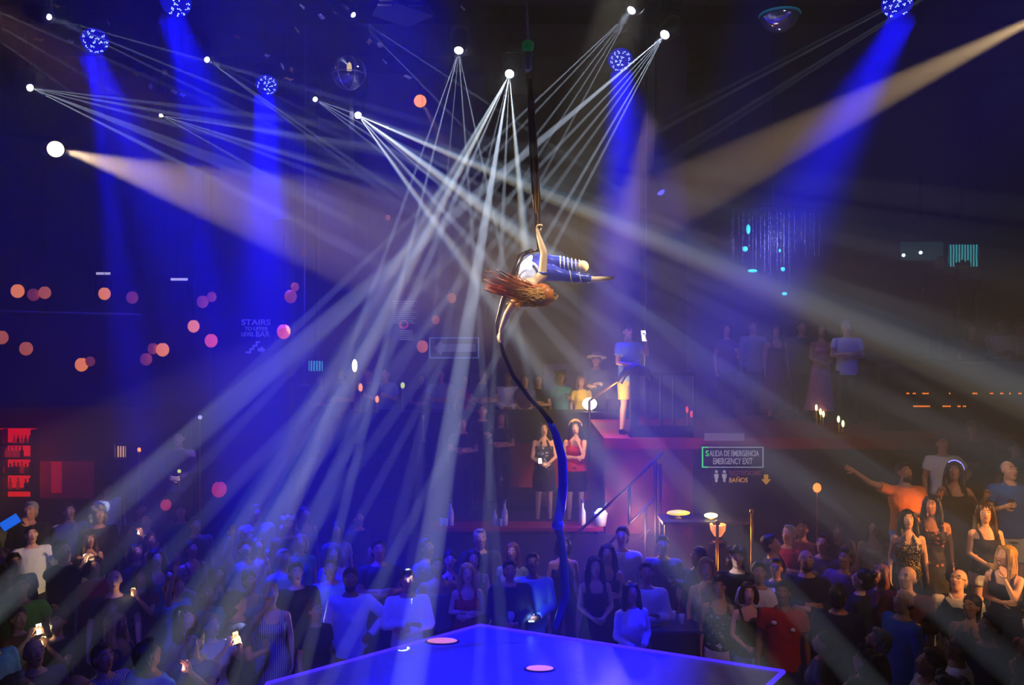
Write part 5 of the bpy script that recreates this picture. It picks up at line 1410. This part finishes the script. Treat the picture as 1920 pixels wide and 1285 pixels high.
hero('the red dress', 876, 1075, 'person in red dress with long blond hair and crossed arms behind the stage', 'f', 'cross', 'dress', 'red', 'skirt', 'red', 'long', 'blond', 'fair', 0, None, .94, face=.15)
hero('the grey tank', 821, 1062, 'person in grey vest top left of the red dress', 'm', 'down', 'tank', 'grey', 'jeans', 'black', 'short', 'black', 'tan', 0, None, .98, face=.2)
hero('the strappy top', 844, 1057, 'person in black strappy top with pale smiling face left of the red dress', 'f', 'down', 'halter', 'black', 'jeans', 'black', 'bun', 'black', 'fair', 0, 9.95, .96, face=.1)
hero('the tucked-in guest', 888, 1048, 'person in black top peeking over the red dress', 'f', 'down', 'tank', 'black', 'jeans', 'black', 'bob', 'brown', 'fair', 0, None, .95, face=.1)
hero('the white shirt in the beam', 764, 1088, 'person in white shirt standing inside the widest pale beam', 'm', 'cross', 'shirt', 'white', 'jeans', 'denim', 'short', 'black', 'tan', 0, None, 1.0, face=.2)
hero('the vivid blue shirt', 657, 1086, 'person in untucked white shirt glowing vivid blue, left of the stage', 'm', 'hip', 'shirt', 'white', 'jeans', 'black', 'short', 'black', 'brown', 0, None, 1.02, face=.15, extra=('beard',))
hero('the pale blue tee', 620, 1066, 'person in pale blue t-shirt behind the vivid blue shirt', 'm', 'down', 'tshirt', 'lightblue', 'jeans', 'black', 'short', 'brown', 'tan', 0, None, .98, face=.3)
hero('the tasselled dress', 510, 1114, 'person in dark dress with pale tassels gazing up left of the stage', 'f', 'down', 'dress', 'stripe', 'skirt', 'navy', 'bun', 'blond', 'fair', 0, None, .97, face=.3, turn=.2, tilt=math.radians(26))
hero('the blue cap', 446, 1130, 'person in dark t-shirt and black cap seen from behind in blue light', 'm', 'phone', 'tshirt', 'navy', 'jeans', 'black', 'short', 'black', 'tan', 0, None, 1.0, face=2.2, extra=('cap',))
hero('the pointing phone', 556, 1074, 'person in black filming low with a phone beside the tasselled dress', 'm', 'drink', 'tshirt', 'black', 'jeans', 'black', 'short', 'black', 'fair', 0, None, 1.0, face=.5)
hero('the lime shirt', 40, 1100, 'person in lime green shirt with raised arms near the left edge', 'm', 'dance', 'tshirt', 'lime', 'jeans', 'black', 'short', 'black', 'tan', 0, None, 1.0, face=.5)
hero('the amber-lit head', 214, 1088, 'person in dark t-shirt with amber light on the forehead in the left crowd', 'm', 'down', 'tshirt', 'charcoal', 'jeans', 'black', 'bald', 'black', 'fair', 0, None, 1.0, face=.4)
hero('the red tee', 178, 1062, 'person in red t-shirt behind the amber-lit head', 'f', 'down', 'tshirt', 'red', 'jeans', 'black', 'bob', 'brown', 'tan', 0, None, .95, face=.5)
hero('the bald violet head', 66, 1222, 'bald person with violet-lit head low in the left corner', 'm', 'down', 'tshirt', 'purple', 'jeans', 'black', 'bald', 'grey', 'fair', 0, None, 1.02, face=.9)
hero('the blue stripe shirt', 196, 1232, 'person in blue striped shirt leaning toward the stage, left crowd', 'm', 'down', 'shirt', 'stripe', 'jeans', 'black', 'short', 'brown', 'tan', 0, None, .98, face=1.0)
hero('the blue shoulders', 282, 1224, 'broad person in blue t-shirt with brightly lit shoulders, bottom left', 'm', 'down', 'tshirt', 'blue', 'jeans', 'black', 'short', 'black', 'brown', 0, None, 1.05, face=2.7)
hero('the profile gazer', 350, 1160, 'person with light brown hair and open mouth seen in profile, left crowd', 'f', 'down', 'tshirt', 'grey', 'jeans', 'denim', 'wavy', 'brown', 'fair', 0, None, 1.0, face=1.1)
hero('the glowing fringe', 398, 1172, 'person in grey top with warm phone glow on the hair, left of the stage', 'f', 'phones', 'tshirt', 'silver', 'jeans', 'black', 'ponytail', 'blond', 'fair', 0, None, .95, face=.9)
hero('the white-lit shoulder', 203, 905, 'person in white shirt with lit shoulder beside the red wall panel', 'm', 'down', 'shirt', 'white', 'jeans', 'black', 'short', 'black', 'tan', 0, 13.7, 1.02, face=.9)
hero('the blue screen', 56, 948, 'person in dark jacket over green tee beside a blue screen, far left', 'm', 'phone', 'jacket', 'black', 'jeans', 'black', 'short', 'grey', 'tan', 0, 11.7, 1.08, face=.2)
hero('the yellow-lit face', 335, 812, 'person with yellow-lit face raised above the dark left crowd', 'm', 'clasp', 'shirt', 'purple', 'jeans', 'black', 'short', 'black', 'fair', 1.0, 12.75, 1.02, face=.1)
hero('the patterned blouse', 1020, 806, 'person in dark patterned top and black skirt holding a lit phone on the podium', 'f', 'clasp', 'halter', 'print', 'skirt', 'black', 'long', 'black', 'fair', 1.34, 12.65, .92, face=.05, extra=('choker', 'necklace'), lips=1, tilt=math.radians(4))
hero('the flower crown', 1079, 800, 'person in red top, black skirt and flower crown, hand to chin, on the podium', 'f', 'chin', 'tank', 'red', 'skirt', 'black', 'wavy', 'black', 'fair', 1.34, 12.6, .93, face=-.1, extra=('flowers',), lips=1, tilt=math.radians(4))
hero('the black-clad dancer', 940, 795, 'person in black top and trousers standing left of the two podium women', 'f', 'cross', 'tshirt', 'black', 'jeans', 'black', 'long', 'black', 'tan', 1.34, 13.7, .94, face=.1)
hero('the far black shirt', 868, 812, 'person in black shirt at the dark left end of the podium', 'm', 'cross', 'tshirt', 'black', 'jeans', 'black', 'short', 'black', 'tan', 1.34, 13.4, .90, face=.2)
hero('the raised black shirt', 905, 785, 'person in dark shirt with a pale face against the maroon front', 'm', 'drink', 'shirt', 'charcoal', 'jeans', 'black', 'short', 'brown', 'fair', 1.34, 13.9, 1.0, face=0)
hero('the white waistcoat', 952, 708, 'person in white waistcoat and dark tie behind the terrace counter', 'm', 'clasp', 'shirt', 'white', 'jeans', 'black', 'short', 'black', 'brown', 1.9, 15.0, .96, face=0)
hero('the teal dress', 1052, 706, 'person in teal top with curly black hair behind the terrace counter', 'f', 'drink', 'tshirt', 'teal', 'jeans', 'black', 'curly', 'black', 'brown', 1.9, 15.0, .97, face=.1)
hero('the yellow top', 1090, 722, 'person in yellow top lit by the white terrace lamp', 'f', 'drink', 'tshirt', 'yellow', 'jeans', 'black', 'long', 'brown', 'tan', 1.9, 14.95, .93, face=.2)
hero('the wide-brimmed hat', 1118, 676, 'person in wide-brimmed hat and dark shirt on the terrace', 'm', 'cross', 'shirt', 'navy', 'jeans', 'black', 'short', 'black', 'tan', 2.2, 15.05, .97, face=-.2, extra=('hat',))
hero('the yellow shorts', 1178, 623, 'person in yellow shorts and pale tee standing on the right deck', 'm', 'phone', 'tshirt', 'lightblue', 'shorts', 'yellow', 'short', 'brown', 'fair', 2.78, 12.5, .97, face=.5)
hero('the pale shirt', 1588, 612, 'person in pale shirt with crossed arms at the end of the right deck', 'm', 'cross', 'tshirt', 'white', 'jeans', 'black', 'short', 'grey', 'fair', 2.78, 13.6, 1.0, face=-.1)
hero('the rose top', 1540, 614, 'person in rose top and long pale skirt on the right deck', 'f', 'clasp', 'longdress', 'pink', 'skirt', 'beige', 'long', 'brown', 'tan', 2.78, 13.9, .97, face=0)
hero('the denim shirt', 1503, 614, 'person in blue shirt left of the rose top on the right deck', 'm', 'down', 'shirt', 'denim', 'jeans', 'denim', 'short', 'black', 'tan', 2.78, 14.5, 1.0, face=0)
hero('the lilac shirt', 1412, 614, 'person in lilac shirt under the crystal chandelier', 'm', 'drink', 'shirt', 'silver', 'jeans', 'denim', 'short', 'brown', 'tan', 2.78, 14.8, 1.0, face=.1)
hero('the plum blouse', 1362, 616, 'person in plum blouse left of the lilac shirt on the right deck', 'f', 'drink', 'blouse', 'purple', 'jeans', 'black', 'bob', 'brown', 'fair', 2.78, 14.4, .97, face=.1)
hero('the magenta dress', 1455, 616, 'person in maroon dress between lilac and blue shirts on the right deck', 'f', 'down', 'longdress', 'maroon', 'skirt', 'maroon', 'long', 'black', 'tan', 2.78, 14.1, .96, face=0)
hero('the gallery white shirt', 1878, 604, 'person in white shirt at the right gallery parapet', 'm', 'cross', 'shirt', 'white', 'jeans', 'black', 'short', 'black', 'brown', 2.78, 13.4, 1.03, face=-.2)
hero('the second gallery white shirt', 1912, 606, 'second white-shirted person, cut by the right edge of the gallery', 'm', 'clasp', 'shirt', 'white', 'jeans', 'black', 'short', 'black', 'tan', 2.78, 13.5, 1.02, face=-.3)
hero('the gallery brown top', 1822, 612, 'dim person in brown top left of the gallery white shirts', 'f', 'clasp', 'tshirt', 'brown', 'jeans', 'black', 'long', 'black', 'tan', 2.78, 13.4, .98, face=-.2)
hero('the screen silhouette', 1764, 486, 'dark head and shoulders in front of the dim teal screen', 'm', 'down', 'tshirt', 'black', 'jeans', 'black', 'short', 'black', 'dark', 3.75, 14.35, 1.1, face=-.3, detail=0)
hero('the bright screen silhouette', 1806, 494, 'dark head and shoulders in front of the bright cyan screen', 'm', 'down', 'tshirt', 'black', 'jeans', 'black', 'curly', 'black', 'dark', 3.75, 14.35, 1.05, face=-.3, detail=0)
hero('the shadowed tall guest', 1826, 796, 'tall dark-clad person in shadow between white and teal t-shirts', 'm', 'cross', 'shirt', 'charcoal', 'jeans', 'black', 'short', 'black', 'brown', 1.3, 11.5, 1.03, face=-.2)
print('heroes', len(PEOPLE), 'T', time.time() - T0)
# phones, cups and papers in their hands
EXTRA = []
O = {o['label']: o for o in COL.objects if o.name.startswith('person') and o.get('label')}
def find(s):
    return next(o for k, o in O.items() if s in k)
def give(s, sex, pose, side, label, tilt=-.3, col=(200, 225, 255), e=3.0, sc=1.0, light=0.0, off=(0, 0, 0)):
    o = find(s); p = held(o, sex, pose, side, off)
    return phone(p, label, o.rotation_euler.z + (PI if tilt > 5 else 0), tilt if tilt < 5 else 0, col, e, sc, light)
cup(held(find('blue polo shirt holding'), 'm', 'drink', 1), 'dark drink cup held by the person in blue polo')
o = cup(held(find('grey shirt with a pale paper'), 'm', 'drink', 1), 'cup held under the red ledge by the dim grey shirt')
give('holding a lit phone on the podium', 'f', 'clasp', 1, 'bright phone held before a patterned top on the podium', -.9, (255, 240, 215), 6, .75, 2.0, (-.06, -.06, .05))
give('yellow shorts', 'm', 'phone', 1, 'lit phone of the person in yellow shorts', -.2, (225, 235, 255), 5, 1.2)
give('warm phone glow', 'f', 'phones', 1, 'warm bright phone held under glowing blond hair', -.3, (255, 205, 120), 4, .8, 2.5)
give('filming low', 'm', 'drink', 1, 'phone aimed low beside the tasselled dress', -.8, (235, 240, 255), 3, .8, 1.2)
give('beside a blue screen', 'm', 'phone', 1, 'large bright blue tablet screen at the far left', -.2, (20, 120, 255), .9, 2.0, 0, (-.16, 0, 0)).rotation_euler = (.2, 1.0, .3)
give('light blue shirt standing', 'm', 'clasp', 1, 'phone glowing blue-white below the light blue shirt', -.7, (170, 215, 255), 4, 1.0, 1.5)
cup(held(find('teal top with curly'), 'f', 'drink', 1), 'drink held by the person in teal top')
for px, py, sx, tc, hair, hc, lb, plb, col, e, sc in (
        (262, 998, 'm', 'navy', 'short', 'black', 'person in navy t-shirt raising a phone flash deep in the left crowd', 'phone with a dazzling white flash deep in the left crowd', (255, 250, 220), 9, .6),
        (84, 1204, 'f', 'charcoal', 'bun', 'brown', 'person in charcoal t-shirt holding up a yellow-white phone, low in left corner', 'phone with a small yellow-white flash low in the left corner', (255, 245, 170), 6, .55),
        (252, 1112, 'f', 'maroon', 'wavy', 'black', 'person in maroon t-shirt with wavy hair filming beside the amber-lit head', 'small upright amber phone screen beside the amber-lit head', (255, 220, 120), 4, .6),
        (348, 1250, 'm', 'purple', 'short', 'black', 'person in purple t-shirt raising a pink-white phone at the bottom edge', 'phone with pink-white light at the bottom edge', (255, 200, 190), 3, .6)):
    s_ = 1.0 if sx == 'm' else .95
    d = (CZ - 1.56 * s_) * F / (py - 600) + .33 * s_
    x0 = (px - 960) / F * (d - .33) - .07
    hx = 960 + x0 / d * F; hy = 600 + (CZ - 1.64 * s_) / d * F
    o = hero('the raised phone at %d' % px, hx, hy, lb, sx, 'phone', 'tshirt', tc, 'jeans', 'black', hair, hc, 'tan', 0, d, s_, face=.05)
    A.pop('the raised phone at %d' % px); EXTRA.append((x0, d))
    phone(held(o, sx, 'phone', 1), plb, .05, -.2, col, e, sc, .6)
# ------------------------------------------------------------------ the rest of the crowd
R = random.Random(21)
Lp = [(-.37, 9.3), (-2.38, 7.81), (-2.25, 6.8), (-1.8, 5.6)]
Rp = [(2.73, 8.08), (2.30, 7.55), (1.6, 5.6)]
def ex_at(pl, y):
    for (xa, ya), (xb, yb) in zip(pl, pl[1:]):
        if yb <= y <= ya: return xa + (xb - xa) * (ya - y) / (ya - yb)
    return pl[0][0]
def back_y(x):
    if x < -.37: return 9.3
    return 9.3 + (x + .37) / 3.1 * -1.22
placed = [(v[3], v[2]) for v in A.values()] + EXTRA
placed += [(at(1272, 0, 9.35).x, 9.35), (at(1345, 0, 10.6).x, 10.6), (at(1410, 0, 10.6).x, 10.6)] + [(2.7 + q * .3, 11.2) for q in (-2, -1, 0, 1, 2)] + [(2.8, 10.95), (1.3, 11.2)]
def try_place(x, y, md):
    for a, b in placed:
        if (a - x) ** 2 + ((b - y) * .9) ** 2 < md * md: return False
    return True
cand = []
def fill(n, fx, fy, cond, md, reg):
    c = 0
    for _ in range(n * 30):
        x, y = R.uniform(*fx), R.uniform(*fy)
        if not cond(x, y) or not try_place(x, y, md): continue
        placed.append((x, y)); cand.append((x, y, reg)); c += 1
        if c >= n: break
onscreen = lambda x, y, m=30: -m < 960 + x / y * F < 1920 + m
fill(118, (-8.8, -.9), (6.25, 12.2), lambda x, y: onscreen(x, y) and x < ex_at(Lp, y) - .5 if y < 9.3 else (onscreen(x, y) and x < -2.2), .50, 'L')
fill(26, (-2.2, 2.7), (8.4, 10.6), lambda x, y: y > back_y(x) + .5 and (x > -.4 or y > 9.75), .47, 'C')
fill(62, (2.5, 7.2), (6.3, 8.9), lambda x, y: onscreen(x, y) and (y > 8.08 and x > 2.6 or x > ex_at(Rp, y) + .5) and not (x > 5.0 and y > 8.05), .47, 'R')
fill(24, (2.3, 5.3), (9.0, 11.4), lambda x, y: (y < 9.0 or x < 4.4) or (y > 10.7 and x < 5.3), .5, 'R')
NICKS = {'L': [], 'C': [], 'R': []}
tops = {'L': ['black', 'charcoal', 'navy', 'grey', 'maroon', 'purple', 'blue', 'olive', 'brown', 'silver', 'denim', 'green', 'teal', 'white', 'lightblue'],
        'C': ['black', 'charcoal', 'navy', 'grey', 'maroon', 'purple', 'denim', 'lightblue', 'silver', 'white'],
        'R': ['black', 'charcoal', 'navy', 'maroon', 'brown', 'purple', 'blue', 'grey', 'olive', 'red', 'white', 'teal']}
TW = {'tshirt': 't-shirt', 'shirt': 'long-sleeved shirt', 'jacket': 'jacket', 'tank': 'tank top', 'blouse': 'blouse', 'halter': 'halter top', 'dress': 'dress'}
HW = {'short': 'short {} hair', 'long': 'long {} hair', 'wavy': 'wavy {} hair', 'bun': '{} hair in a bun', 'bob': '{} bob', 'ponytail': '{} ponytail', 'curly': 'curly {} hair', 'bald': 'a shaved head', 'spiky': 'spiky {} hair'}
PW = {'down': '', 'cross': 'arms crossed', 'clasp': 'hands together', 'drink': 'one forearm raised', 'phone': 'one hand raised', 'phones': 'both hands raised', 'up': 'arm straight up', 'dance': 'dancing', 'hip': 'hand on hip', 'cheer': 'both arms up'}
labels = set(USED)
cand.sort(key=lambda c: -c[1])
SHORT = {'L': 'left crowd', 'C': 'crowd behind stage', 'R': 'right crowd'}
used_keys = set()
nph = 0
for (x, y, reg) in cand:
    hz = 1.6
    px = 960 + x / y * F; py = 600 + (CZ - hz) / y * F
    near = min(A.items(), key=lambda kv: (kv[1][0] - px) ** 2 + (kv[1][1] - py) ** 2 * 1.3)
    nk, (nx, ny, nd, _) = near
    dx, dy = px - nx, py - ny
    if abs(dx) > abs(dy) * 1.2: rel = 'right of' if dx > 0 else 'left of'
    else: rel = 'in front of' if dy > 0 else 'behind'
    far = math.hypot(dx, dy) > 110
    for _t in range(400):
        sex = R.choice('mf')
        top = R.choice(['tshirt', 'tshirt', 'shirt', 'shirt', 'jacket']) if sex == 'm' else R.choice(['tank', 'tank', 'tshirt', 'blouse', 'halter', 'dress'])
        tc = R.choice(tops[reg])
        if tc == 'white' and R.random() < .4: continue
        hair = R.choice(['short', 'short', 'short', 'bald', 'spiky', 'curly']) if sex == 'm' else R.choice(['long', 'wavy', 'bob', 'bun', 'ponytail', 'long'])
        hc = R.choice(['black', 'black', 'brown', 'brown', 'auburn', 'blond'] if sex == 'f' else ['black', 'black', 'brown', 'grey'])
        pose = R.choice(['down', 'down', 'down', 'cross', 'clasp', 'drink', 'dance', 'hip'] + (['phone', 'phones', 'up'] if reg == 'L' and y < 10.5 else []))
        lb = 'person in %s %s with %s%s, %s %s' % (tc.replace('lightblue', 'light blue'), TW[top], HW[hair].format(hc), (', ' + PW[pose]) if PW[pose] else '', rel if not far else 'some way ' + rel, nk)
        if lb in labels or len(lb.replace('-', ' ').split()) > 17 or len(lb.split()) > 16: continue
        key = (rel, nk, tc, top)
        if key in used_keys: continue
        break
    used_keys.add(key); labels.add(lb)
    v = Vector((0.25, 9.0)) - Vector((x, y)); f_ = math.atan2(v.x, -v.y)
    if abs(f_) < 2.0: f_ *= .62
    f_ += R.uniform(-.35, .35)
    s = (.94 if sex == 'f' else 1.0) * R.uniform(.955, 1.05)
    o = person(px, py, lb, sex, pose, top, tc, R.choice(['jeans', 'jeans', 'shorts']) if sex == 'm' else R.choice(['jeans', 'skirt']), R.choice(['black', 'denim', 'charcoal', 'navy']), hair, hc,
           R.choice(['fair', 'tan', 'tan', 'brown']), 0.0, y, s, face=f_, detail=1, flip=R.random() < .5, tilt=TILT)
    if pose in ('phone', 'phones') and nph < 9 and y < 10:
        nph += 1
        p = held(o, sex, pose, 1)
        w = ' '.join(lb.split(' with ')[0].split()[2:])
        phone(p, 'lit phone raised by the person in %s %s %s' % (w, rel, nk), o.rotation_euler.z, -.2, R.choice([(220, 235, 255), (255, 225, 160), (255, 235, 190)]), R.choice([3, 4]), .75, 1.0)
T = [(690, 705), (722, 712), (790, 700), (826, 706), (872, 712), (905, 704), (1010, 714), (640, 716), (600, 708), (985, 700)]
TT = [('charcoal', 'm'), ('lightblue', 'm'), ('maroon', 'f'), ('silver', 'm'), ('red', 'f'), ('navy', 'm'), ('black', 'f'), ('grey', 'm'), ('brown', 'f'), ('purple', 'f')]
for (px, py), (c, sx) in zip(T, TT):
    person(px, py, 'person in %s top at the %s of the terrace counter, %s hair' % (c.replace('lightblue', 'light blue'), 'dark left part' if px < 780 else 'middle', 'short' if sx == 'm' else 'long'), sx, R.choice(['clasp', 'drink', 'cross']), 'tshirt', c, 'jeans', 'black', 'short' if sx == 'm' else 'long', 'black', R.choice(['tan', 'fair']), 1.9, 14.95 + R.uniform(-.08, .15), None, face=R.uniform(-.3, .3), detail=1)
print('people', len(PEOPLE), 'objects', len(COL.objects), 'T', time.time() - T0)
